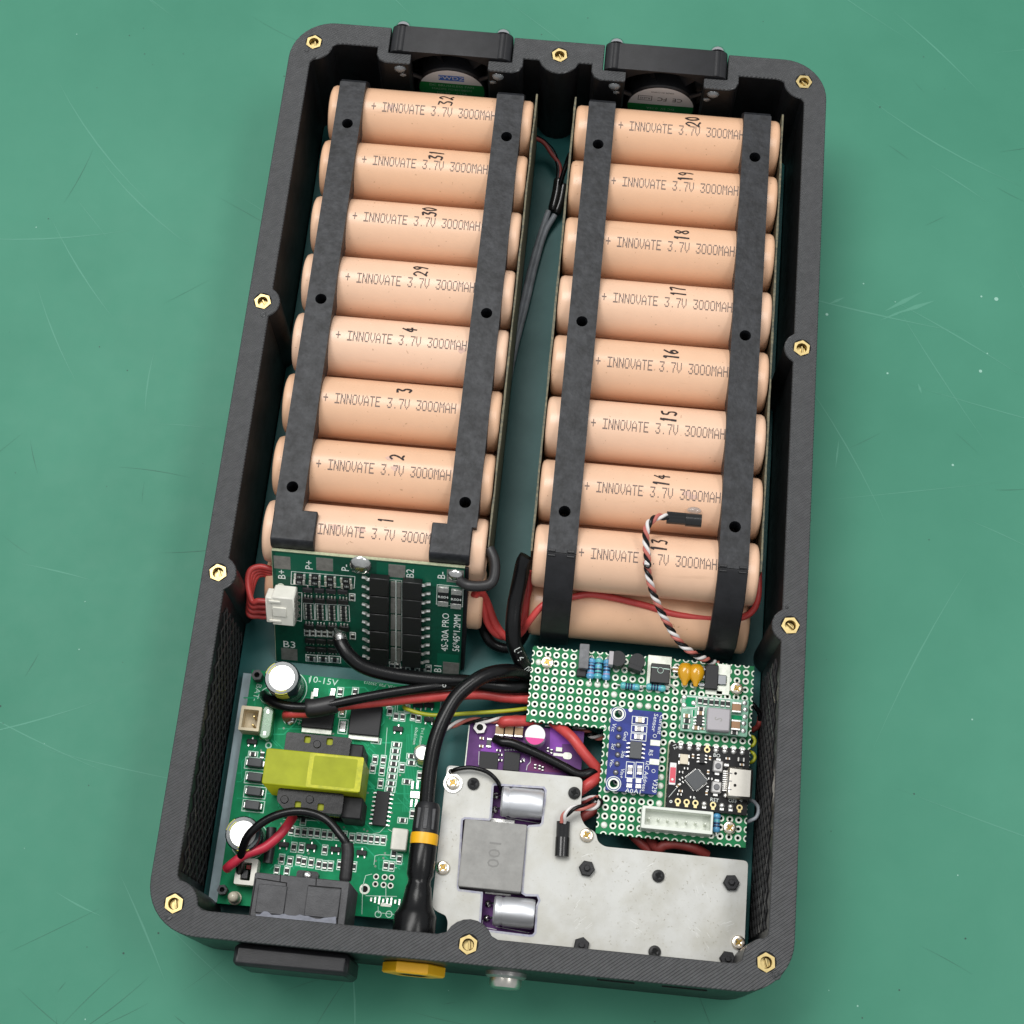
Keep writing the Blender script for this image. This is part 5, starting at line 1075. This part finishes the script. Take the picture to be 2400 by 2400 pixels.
for cl in range(9):
    x, y = on_plate(); a = R.choice((.5, 1.1, 2.0, 2.6)) + R.uniform(-.2, .2)
    for k in range(R.randint(2, 7)): scuff(A2, x + R.uniform(-2, 2), y + R.uniform(-2, 2), a + R.uniform(-.1, .1), R.uniform(.6, 2.6), R.uniform(.06, .13), k)
for k in range(170):
    x, y = on_plate(); scuff(D2_, x, y, R.uniform(0, 3.1), R.uniform(.1, .5), R.uniform(.1, .22), k % 9)
tag(A2.build('scratch', 'scuff_light', r), None, kind='stuff'); tag(D2_.build('pit', 'scuff_dark', r), None, kind='stuff')
for zf, x, y in ((z8, 243, 1058), (z8, 1173, 848), (y7, 1278, 1000)): q = A_.p(zf(x, y), .6); inst(SC_N, 'screw', r, (q.x, q.y, .3), random.random())
for zf, x, y in ((z8, 440, 515), (z8, 1093, 575), (y7, 553, 398), (y7, 520, 1085)): q = A_.p(zf(x, y), .6); inst(SC_B, 'screw', r, (q.x, q.y, .3), random.random())
for zf, x, y in ((z8, 1175, 1062), (y7, 1215, 455), (z8, 1140, 1560), (y7, 1182, 1150)): q = A_.p(zf(x, y), 1.7); inst(NUT_B, 'hex_nut', r, (q.x, q.y, 0), random.random())
q = A_.p(z8(308, 512), .4); q2 = A_.p(z8(297, 437), .4)   # ring terminal
mb = MB(); mb.prism(arc(q.x, q.y, 2.75, 150, 390, 18) + [(q2.x + 1.0, q2.y), (q2.x + .7, q2.y + .9), (q2.x - .7, q2.y + .9), (q2.x - 1.0, q2.y)], .05, .5); lug = mb.build('ring_terminal', 'insulator', r); MATS['insulator']
lug.data.materials[0] = M('tin'); inst(SC_N, 'screw', r, (q.x, q.y, .7), .6); mb = MB(); mb.dome((q2.x, q2.y, .4), .9, .6, 10); mb.build('solder_joint', 'solder', r)

# ------------------------------------------------------------------ outlet block, panel connector, button
bz = 34.0
a = P(z7(690, 1095), bz); b = P(z7(1235, 1432), bz)
SO = Fr('power_socket', 'black plastic outlet block set through the front wall', 'socket', (-46.5, -134, 9)); r = SO.root; O = SO.O
X0, X1 = -59.6 - O.x, -33.6 - O.x
mb = MB(); mb.prism(rrect(X0, -137.0 - O.y, X1, -125.0 - O.y, .4, 2), .3, bz - 9); bd = mb.build('housing', 'abs_grey', r, bevel=.5)
mb = MB(); mb.box((X0 + X1) / 2, -140.6 - O.y, 14, X1 - X0 - 1, 7.0, 22); mb.build('neck', 'abs_black', r)
mb = MB(); mb.box(-46.3 - O.x, -147.0 - O.y, 13.8, 31.0, 5.8, 27.6, .9); mb.build('bezel', 'abs_black', r, bevel=.5)
gz = bz - 9 + .02
for pts in (((700, 1128), (888, 1158), (866, 1385)), ((1240, 1192), (1032, 1175), (1010, 1380)), ((690, 1128), (650, 1365)), ((1240, 1192), (1215, 1425)), ((850, 1100), (845, 1150)), ((1080, 1125), (1078, 1172))):
    mb = MB(); q = [SO.p(z7(*k), gz) for k in pts]; mb.line([(v.x, v.y) for v in q], .28, gz + .03); mb.build('seam', 'hole_and_shadow', bd)
for k in (0, 1):
    ax_, bx_ = (706, 872) if k == 0 else (1022, 1222); q0 = SO.p(z7(ax_, 1160 + 15 * k), gz); q1 = SO.p(z7(bx_, 1370 + 25 * k), gz)
    mb = MB(); mb.box((q0.x + q1.x) / 2, (q0.y + q1.y) / 2, gz + .2, abs(q1.x - q0.x) - .4, abs(q1.y - q0.y) - .2, .5, .15); mb.build('panel', 'abs_grey', bd)
R = random.Random(2); pl_ = []
xs_ = [690 + i * 26 for i in range(21)]
top_ = [SO.p(z7(x, 1352 + (x - 690) * .075 + R.uniform(-16, 10)), gz) for x in xs_]; btm = [SO.p(z7(x, 1392 + (x - 690) * .08), gz) for x in xs_]
mb = MB(); mb.prism([(v.x, v.y) for v in top_] + [(v.x, v.y) for v in btm[::-1]], gz + .1, gz + .75); mb.build('glue_seam', 'grey_glue', bd, bevel=.15)
q = P(z7(1030, 1085), 30); mb = MB(); mb.prism(rrect(q.x - O.x - 3, -125.4 - O.y, q.x - O.x + 3, -123.0 - O.y, .8, 3), bz - 9 - 6, bz - 9 - 2.5); mb.build('clip', 'abs_black', r); mb = MB(); mb.dome((q.x - O.x, -124.2 - O.y, bz - 9 - 2.6), 1.3, .9, 10); mb.build('solder_joint', 'solder', r)
# waterproof panel connector along Y
cz = 23.0; cxm = (P(z7(1685, 880), cz + 3).x + P(z7(1860, 880), cz + 3).x) / 2
DC = Fr('panel_connector', 'black cable connector with yellow ring, passing through the front wall to a yellow nut', 'connector', (cxm, -128, cz)); r = DC.root
def ya(y, z=cz): return P(z7(1780, y), z).y + 128
xa = 0
mb = MB(); mb.lathe([(0, ya(640)), (3.0, ya(640)), (3.6, ya(670)), (3.75, ya(845))], (0, 0, 0), 'y', 24); mb.build('collar', 'abs_black', r)
for s in (-1, 0, 1): mb = MB(); mb.box(s * 1.9, ya(750), 3.4 - abs(s) * .7, 1.4, 6.0, 1.0, .2); mb.build('grip', 'abs_grey', r)
mb = MB(); mb.lathe([(3.4, ya(838)), (3.85, ya(840)), (3.95, ya(870)), (3.85, ya(912)), (3.4, ya(914))], (0, 0, 0), 'y', 28); mb.build('yellow_ring', 'yellow_plastic', r)
mb = MB(); mb.lathe([(3.6, ya(908)), (3.85, ya(925)), (3.8, ya(1020)), (3.75, ya(1110)), (3.2, ya(1140)), (3.2, ya(1170)), (3.6, ya(1190)), (3.9, ya(1250)), (4.3, ya(1300)), (5.2, ya(1345)), (5.9, ya(1375)), (5.9, -8.4), (0, -8.4)], (0, 0, 0), 'y', 30); mb.build('sleeve', 'rubber', r)
mb = MB(); mb.cyl((0, -16.4, 0), 5.0, 8.2, 'y', 20); mb.build('thread', 'abs_black', r)
mb = MB(); mb.lathe([(4.5, -16.1), (8.2, -16.1), (8.6, -16.4), (8.6, -18.7), (8.1, -19.1), (4.5, -19.1)], (1.2, 0, 0), 'y', 6, 0); mb.build('yellow_nut', 'yellow_plastic', r)
mb = MB(); mb.lathe([(0, -16.1), (4.4, -16.1), (4.4, -18.6), (3.9, -18.9), (0, -18.9)], (.9, 0, 0), 'y', 20); mb.build('socket_face', 'abs_black', r)
# metal push button outside
BT = Fr('metal_button', 'small chrome push button on the outside of the front wall', 'button', (10.8, -144, 24)); r = BT.root
mb = MB(); mb.lathe([(0, .2), (5.6, .2), (5.6, -1.0), (5.0, -1.6), (0, -1.7)], (0, 0, 0), 'y', 28); mb.build('bezel', 'steel_grey', r)
mb = MB(); mb.lathe([(4.4, -1.6), (4.4, -3.2), (4.0, -4.0), (3.0, -4.4), (0, -4.5)], (0, 0, 0), 'y', 24); mb.build('cap', 'usb_shell', r)

# ------------------------------------------------------------------ wires
def path(pts): return smooth([P(zf(x, y), z) for zf, x, y, z in pts], 7)
def wire(name, label, pts, rad, m, cat='cable'):
    pa = path(pts); o = pa[0]; mb = MB(); mb.tube(pa, rad, 12); return tag(mb.build(name, m, None, o=tuple(o)), label, cat)
def sleeve(parent, pts, rad, m='shrink', name='heat_shrink'):
    pa = path(pts); mb = MB(); n_ = len(pa); rr = [rad * (.86 if i in (0, n_ - 1) else 1) for i in range(n_)]; mb.tube(pa, rad, 14, rr=rr); o = parent.location / K
    mb.v = [(x - o.x, y - o.y, z - o.z) for x, y, z in mb.v]; return mb.build(name, m, parent)
SC = wire('power_cable', 'thick black cable soldered near the middle of the leaning protection board', [(y6, 690, 745, 20), (y6, 700, 800, 21), (y6, 770, 905, 21), (y6, 900, 1000, 20), (y6, 1150, 1065, 19), (y6, 1500, 1105, 18), (y6, 1750, 1120, 17), (z6, 0, 1128, 15), (z6, 170, 1140, 12), (z6, 320, 1160, 11)], 2.15, 'rubber')
pa = path([(y6, 650, 680, 18.5), (y6, 672, 715, 20), (y6, 690, 745, 20.8), (y6, 700, 790, 21.2)]); o = SC.location / K; mb = MB(); n_ = len(pa)
mb.tube([p - o for p in pa], 1, 12, rr=[.35 + 1.75 * min(1, i / (n_ * .62)) for i in range(n_)]); mb.build('solder_tip', 'solder', SC)
bl = wire('battery_lead', 'black lead soldered at BAT- and paired with a red lead', [(z5, 265, 1275, 11), (z5, 300, 1310, 16), (z5, 380, 1345, 18), (z5, 520, 1362, 19), (z5, 680, 1350, 20), (z5, 900, 1305, 20), (z5, 1200, 1252, 19), (z5, 1500, 1212, 18), (z5, 1750, 1190, 14), (z6, 0, 1085, 11), (z6, 200, 1090, 10)], 1.5, 'rubber')
wire('battery_lead', 'red lead soldered at I+ beside the black BAT- lead', [(z5, 425, 1430, 11), (z5, 430, 1405, 16), (z5, 500, 1400, 17), (z5, 600, 1395, 17.5), (z5, 800, 1350, 17), (z5, 1100, 1320, 16), (z5, 1400, 1292, 15.5), (z5, 1750, 1270, 14), (z6, 0, 1200, 12), (z6, 200, 1215, 11)], 1.5, 'red_wire')
sleeve(bl, [(z5, 560, 1372, 18.3), (z5, 665, 1358, 18.8), (z5, 772, 1335, 18.8)], 2.75)
wire('power_cable', 'thick black cable curving up out of the yellow-ringed connector', [(z7, 1790, 700, 23), (z7, 1800, 560, 24), (z5, 1420, 1780, 25), (z5, 1455, 1600, 26), (z5, 1520, 1430, 26.5), (z5, 1620, 1270, 26), (z5, 1780, 1150, 25), (z6, 0, 1030, 22), (z6, 110, 1040, 16), (z6, 220, 1080, 11)], 2.2, 'rubber')
HL = wire('battery_lead', 'thick black lead hanging down beside the left end of cell 13', [(w6, 870, 30, 35), (w6, 820, 120, 34), (w6, 770, 350, 31), (w6, 690, 750, 28), (w6, 660, 1080, 26), (w6, 680, 1350, 23), (w6, 780, 1600, 18), (w6, 900, 1760, 13), (w6, 1050, 1900, 11)], 2.3, 'rubber')
wire('battery_lead', 'red lead squeezed between the hanging black lead and cell 13', [(w6, 905, 250, 26), (w6, 880, 600, 22), (w6, 840, 950, 18), (w6, 760, 1180, 14), (w6, 640, 1260, 11), (w6, 500, 1200, 12), (w6, 380, 1020, 14), (w6, 280, 760, 18), (w6, 200, 600, 22), (w6, 120, 570, 24)], 1.25, 'red_wire')
wire('signal_wire', 'red wire crossing the face of the lower cell under the straps', [(w6, 60, 590, 24), (w6, 140, 640, 22), (w6, 200, 780, 19), (w6, 270, 1020, 15), (w6, 400, 1200, 12), (w6, 560, 1245, 11), (w6, 740, 1220, 15), (w6, 900, 1010, 23), (w6, 1080, 790, 26), (z6, 330, 565, 26), (z6, 450, 548, 25), (z6, 600, 535, 24.5), (z6, 900, 600, 24), (z6, 1100, 660, 23), (z6, 1320, 687, 22.5), (z6, 1500, 690, 23), (z6, 1600, 650, 25), (z6, 1645, 560, 27), (z6, 1652, 380, 28)], 1.0, 'red_wire')
wire('battery_lead', 'black loop under the red wires between the two packs', [(w6, 190, 900, 16), (w6, 220, 1130, 11), (w6, 330, 1330, 9), (w6, 500, 1410, 8), (w6, 640, 1400, 8), (w6, 770, 1300, 9), (w6, 850, 1130, 12), (w6, 880, 900, 14)], 1.6, 'rubber')
wire('battery_lead', 'short black lead bent from the B- solder joint to the end of cell 1', [(z5, 1625, 480, 34), (z5, 1690, 512, 35), (z5, 1790, 515, 35), (z5, 1850, 490, 35), (z5, 1872, 420, 35.5), (z5, 1868, 330, 36), (z5, 1835, 255, 36)], 1.55, 'shrink')
for i, dz in enumerate((0, 1, 2, 3)):         # balance leads
    wire('balance_lead', 'thin red balance lead looping from the white connector behind cell 1', [(y6, 90, 455 + i * 42, 23.5 - i * 1.9), (y6, 20, 450 + i * 42, 23.5 - i * 1.9), (z5, 180 - i * 8, 620 + i * 28, 23 - i * 1.5), (z5, 150 + i * 10, 500 + i * 12, 24 - i), (z5, 165 + i * 16, 410 + i * 14, 25 - i), (z5, 230 + i * 10, 380 + i * 18, 25 - i), (z5, 310, 395 + i * 18, 25 - i), (z5, 400, 420 + i * 14, 23 - i)], .85, 'red_wire')['group'] = 'red balance leads'
wire('signal_wire', 'thin yellow wire running from the green power board to the perforated board', [(z5, 1238, 1355, 11), (z5, 1255, 1370, 13), (z5, 1350, 1402, 14), (z5, 1480, 1416, 15), (z5, 1700, 1402, 15), (z6, 0, 1288, 15), (z6, 150, 1272, 14), (z6, 300, 1250, 12)], .6, 'yellow_wire', 'wire')
wire('power_lead', 'short red lead soldered at the tan capacitors of the purple board', [(y5, 665, 165, 14), (y5, 690, 150, 15.5), (y5, 800, 145, 15.5), (y5, 960, 140, 14), (y5, 1100, 120, 11)], 1.6, 'red_wire')
wire('power_lead', 'red lead slanting across the purple board corner', [(y5, 1150, 90, 11), (y5, 1280, 190, 13.5), (y5, 1450, 330, 16), (y5, 1580, 500, 16), (y5, 1720, 660, 14), (y5, 1850, 800, 11)], 1.55, 'red_wire')
wire('power_lead', 'black lead lying across the purple board', [(y5, 585, 345, 13), (y5, 660, 380, 14.2), (y5, 780, 400, 14.6), (y5, 950, 470, 14.6), (y5, 1150, 560, 14.6), (y5, 1350, 660, 14.6), (y5, 1530, 750, 14.6), (y5, 1680, 720, 14), (y5, 1850, 640, 11)], 1.45, 'rubber')
wire('power_lead', 'red lead coming out from under the perforated board beside a black screw', [(y5, 1480, 980, 13), (y5, 1600, 890, 15), (y5, 1700, 820, 15), (y5, 1850, 720, 11)], 1.6, 'red_wire')
wire('power_lead', 'dark red lead below the sensor wire at the plate notch', [(y5, 1500, 1280, 12), (y5, 1580, 1230, 13.5), (y5, 1700, 1160, 13.5), (y5, 1850, 1060, 11)], 1.3, 'dark_red_wire')
wire('ground_wire', 'thin black wire from the ring terminal into the plate opening', [(z8, 300, 437, 19.4), (z8, 340, 420, 20.5), (z8, 430, 412, 21), (z8, 530, 440, 21), (z8, 595, 500, 20), (z8, 620, 560, 15)], .62, 'rubber', 'wire')
wire('power_lead', 'dark red lead arching out below the perforated board edge', [(y4, 560, 1250, 9), (y4, 680, 1390, 12), (y4, 760, 1355, 13), (y4, 900, 1345, 13), (y4, 1080, 1385, 12.5), (y4, 1240, 1470, 10)], 1.5, 'dark_red_wire')
wire('power_lead', 'dark red lead dipping under the aluminium plate', [(y4, 380, 1230, 10), (y4, 440, 1290, 11), (y4, 560, 1400, 10), (y4, 640, 1470, 9)], 1.3, 'dark_red_wire')
wire('signal_wire', 'grey wire looping out past the USB socket', [(y4, 1690, 880, 12), (y4, 1745, 850, 15), (y4, 1805, 900, 15), (y4, 1825, 960, 15), (y4, 1800, 1040, 15), (y4, 1730, 1080, 14.5), (y4, 1660, 1110, 13)], .55, 'grey_wire', 'wire')
for (yy, k, wd) in ((1640, 0, 'step-down module'), (1880, 1, 'USB socket')):
    wire('jumper_wire', 'short yellow jumper wire bulging past the board edge beside the %s' % wd, [(y3, 1650, yy - 70, 14), (y3, 1710, yy - 40, 15), (y3, 1735, yy + 20, 15), (y3, 1705, yy + 80, 15), (y3, 1640, yy + 110, 14)], .5, 'yellow_wire', 'wire')
wire('signal_wire', 'black wire showing past the perforated board edge beside the step-down module', [(y3, 1640, 1060, 12), (y3, 1720, 1120, 13), (y3, 1790, 1210, 12), (y3, 1815, 1290, 11), (y3, 1800, 1360, 10)], .7, 'rubber', 'wire')
wire('signal_wire', 'dark red wire end behind the black wire at the board edge', [(y3, 1815, 1250, 10), (y3, 1800, 1370, 10), (y3, 1770, 1440, 9), (y3, 1690, 1500, 8)], .8, 'dark_red_wire', 'wire')
wire('outlet_lead', 'black lead arching over the transformer to the outlet block', [(z7, 585, 1090, 14), (z7, 592, 990, 20), (z7, 640, 850, 25), (z7, 780, 738, 27), (z7, 960, 694, 28), (z7, 1130, 738, 28), (z7, 1230, 840, 29), (z7, 1280, 930, 29), (z7, 1275, 1120, 27)], 1.2, 'rubber')
ol = bpy.data.objects['outlet_lead']; sleeve(ol, [(z7, 1278, 900, 29.2), (z7, 1284, 960, 29), (z7, 1276, 1060, 28.5), (z7, 1266, 1145, 28)], 1.75)
wire('outlet_lead', 'crimson lead sloping from the white switch to the transformer base', [(z7, 500, 1065, 17), (z7, 535, 1035, 19), (z7, 620, 975, 20), (z7, 740, 930, 20), (z7, 830, 860, 20), (z7, 890, 790, 19), (z7, 930, 730, 16)], 1.35, 'crimson_wire')
hs = MB(); pa = path([(z7, 790, 800, 14), (z7, 782, 920, 14), (z7, 765, 1030, 14)]); hs.tube(pa, 1.45, 12); tag(hs.build('heat_shrink_joint', 'shrink', None, o=tuple(pa[0])), 'dark heat-shrunk component lying by the crimson lead', 'component')
# fan leads between the packs
for k, (m, off, lb) in enumerate((('rubber', 0, 'black fan lead dropping from the FWDZ fan'), ('dark_red_wire', 9, 'dark red fan lead dropping from the FWDZ fan'))):
    wire('fan_lead', lb, [(w5, 480 - off, 118 + off, 14), (w5, 560, 165 + off, 12), (w5, 630 - off, 240 + off * 2, 11), (w5, 668 + off, 340, 10), (w5, 672 + off * 1.5, 420, 9), (w5, 660, 520, 8)], .75, m, 'wire')
fl = wire('fan_lead', 'dark fan lead coming down beside cell 19', [(w5, 760, 260, 16), (w5, 735, 330, 13), (w5, 705, 420, 11), (w5, 672, 530, 8)], .8, 'rubber', 'wire')
sleeve(fl, [(w5, 676, 450, 8.5), (w5, 660, 560, 7.5), (w5, 628, 690, 6.5)], 1.7, 'shrink_gloss')
sleeve(fl, [(w5, 712, 490, 8.0), (w5, 690, 610, 7), (w5, 655, 710, 6.2)], 1.5, 'shrink_gloss')
for k, lb in enumerate(('grey cable strand pressed against the insulating sheet of the pack behind the protection board', 'grey cable strand whose shrink tube meets the dark fan lead')):
    d = k * 30
    wire('grey_cable', lb, [(w5, 598 + d * 1.6, 690 + d, 6.4), (w5, 540 + d, 860, 5.2), (w5, 470 + d, 1100, 5), (w5, 405 + d, 1380, 5), (w5, 345 + d * .7, 1650, 5), (w5, 318 + d * .5, 1800, 5), (w5, 290 + d * .4, 1960, 5), (w6, 300, -700, 5), (w6, 260 + d * .5, -250, 5)], .95, 'grey_wire')
def wire_print(ob, pts, t, size, rad):
    pa = path(pts); o = ob.location / K; J = MB(); n_ = len(pa) - 1
    for i, ch in enumerate(t):
        if ch == ' ': continue
        f = (i + .5) / len(t) * n_; k = min(int(f), n_ - 1); p = pa[k].lerp(pa[k + 1], f - k); d = (pa[k + 1] - pa[k]).normalized()
        nn = (CP - p).normalized(); nn = (nn - d * nn.dot(d)).normalized(); s_ = nn.cross(d); vs, fs = text2d(ch)
        J.add([tuple(p + nn * (math.sqrt(max(rad ** 2 - (b * size) ** 2, 0)) + .06) + d * a * size + s_ * b * size - o) for a, b in vs], fs)
    J.build('lettering', 'silk', ob)
wire_print(HL, [(w6, 680, 1330, 23.4), (w6, 780, 1600, 18), (w6, 860, 1720, 14.5)], 'U6 00', 3.0, 2.3)
wire_print(bl, [(z5, 1320, 1238, 18.6), (z5, 1420, 1222, 18.3), (z5, 1540, 1208, 17.7)], 'DOCOO', 1.5, 1.5)
# sensor bundle slipping under the dc cable
def twisted(parent, pts, rad, R_, turns, mats, names='strand'):
    pa = smooth([P(zf(x, y), z) for zf, x, y, z in pts], 14); o = parent.location / K; n_ = len(pa); L = 0; acc = [0]
    for a, b in zip(pa, pa[1:]): L += (b - a).length; acc.append(L)
    for k, m in enumerate(mats):
        q = []
        for i, p in enumerate(pa):
            d = (pa[min(i + 1, n_ - 1)] - pa[max(i - 1, 0)]).normalized(); u = d.cross(Vector((0, 0, 1)))
            u = u.normalized() if u.length > 1e-3 else Vector((1, 0, 0)); v = u.cross(d); a = acc[i] / L * turns * 2 * math.pi + k * 2 * math.pi / len(mats)
            q.append(p + (u * math.cos(a) + v * math.sin(a)) * R_)
        mb = MB(); mb.tube(q, rad, 8); mb.v = [(x - o.x, y - o.y, z - o.z) for x, y, z in mb.v]; mb.build(names, m, parent)
def bundle(name, label, cat, pts, rad, R_, turns, mats):
    p0 = P(pts[0][0](pts[0][1], pts[0][2]), pts[0][3]); e = bpy.data.objects.new(name, None); col.objects.link(e); e.location = p0 * K; e.empty_display_size = .004; tag(e, label, cat)
    bpy.context.view_layer.update(); twisted(e, pts, rad, R_, turns, mats); return e
def ntc(root, pa, pb, pc, zf, z, rs=1.55, rb=2.0):   # flat-nosed sensor and its heat shrink
    a, b, c = [P(zf(*k), z) for k in (pa, pb, pc)]; o = root.location / K
    d = (c - a).normalized(); u = d.cross(Vector((0, 0, 1))).normalized()
    mb = MB()
    for s in (-1, 0, 1): mb.tube([a + u * s * 1.05 - o, b + u * s * 1.0 - o], .85, 8)
    mb.build('heat_shrink', 'shrink_gloss', root)
    mb = MB(); n_ = 14; pr = [(rb * math.cos(math.pi * i / n_), rb * math.sin(math.pi * i / n_) * .85) for i in range(n_ + 1)]
    vs = [b + u * x + Vector((0, 0, y - .6)) - o for x, y in pr] + [c + u * x + Vector((0, 0, y - .6)) - o for x, y in pr]; k = n_ + 1
    mb.add(vs, [(i, i + 1, k + i + 1, k + i) for i in range(n_)] + [tuple(range(k))[::-1], tuple(range(k, 2 * k)), (0, k, 2 * k - 1, n_)]); mb.build('sensor_body', 'shrink_gloss', root)
s1 = bundle('temperature_sensor', 'black temperature sensor glued on cell 14 with twisted red, white and black wires', 'sensor', [(z4, 1005, 1550, 41.5), (z4, 930, 1555, 42.5), (z4, 872, 1620, 43), (z4, 868, 1740, 42.5), (z4, 880, 1860, 42), (z6, 925, 330, 41.5), (z6, 955, 480, 38), (z6, 1000, 600, 34), (z6, 1060, 720, 30), (z6, 1130, 830, 27), (z6, 1220, 910, 24), (z6, 1310, 955, 20), (z6, 1400, 990, 13)], .52, .56, 11, ('white_wire', 'rubber', 'salmon_wire'))
ntc(s1, (1000, 1553), (1122, 1563), (1226, 1572), z4, 41.3)
q = P(z4(1180, 1505), 39.3); mb = MB(); mb.dome((0, 0, -.4), 1.8, .9, 12); g = inst(mb.mesh('glue_blob', ['hot_glue']), 'glue_blob', s1, tuple(q - s1.location / K)); g.scale = (1.2, .6, 1)
s2 = bundle('temperature_sensor', 'black temperature sensor glued on the aluminium plate with twisted wires', 'sensor', [(z8, 1018, 765, 21), (z8, 1035, 715, 22.5), (z8, 1090, 675, 23), (z8, 1160, 668, 22.5), (z8, 1230, 662, 20), (z8, 1262, 635, 17), (z8, 1240, 610, 14), (z8, 1160, 622, 13)], .5, .55, 2.2, ('white_wire', 'salmon_wire', 'rubber'))
ntc(s2, (1022, 760), (1018, 862), (1012, 985), z8, 20.2)
bundle('sensor_wire', 'twisted black, white and brown wires emerging at the corner of the purple board', 'wire', [(z8, 250, 160, 9), (z8, 340, 125, 11), (z8, 440, 108, 13), (z8, 560, 105, 13), (z8, 700, 95, 11), (z8, 800, 80, 8)], .5, .55, 2.2, ('white_wire', 'rubber', 'salmon_wire'))
bundle('sensor_wire', 'twisted wires in the dark gap beside the slanting red lead', 'wire', [(y5, 1480, 200, 8), (y5, 1620, 280, 9), (y5, 1760, 330, 9), (y5, 1900, 330, 8)], .5, .6, 2, ('white_wire', 'rubber', 'salmon_wire'))
bundle('sensor_wire', 'thin twisted wires passing under the perforated board beside a black screw', 'wire', [(y5, 1500, 1040, 13), (y5, 1640, 1050, 14), (y5, 1760, 1020, 14), (y5, 1900, 980, 12)], .42, .5, 2, ('white_wire', 'rubber', 'dark_red_wire'))
for o in list(bpy.data.meshes):
    if o.users == 0: bpy.data.meshes.remove(o)
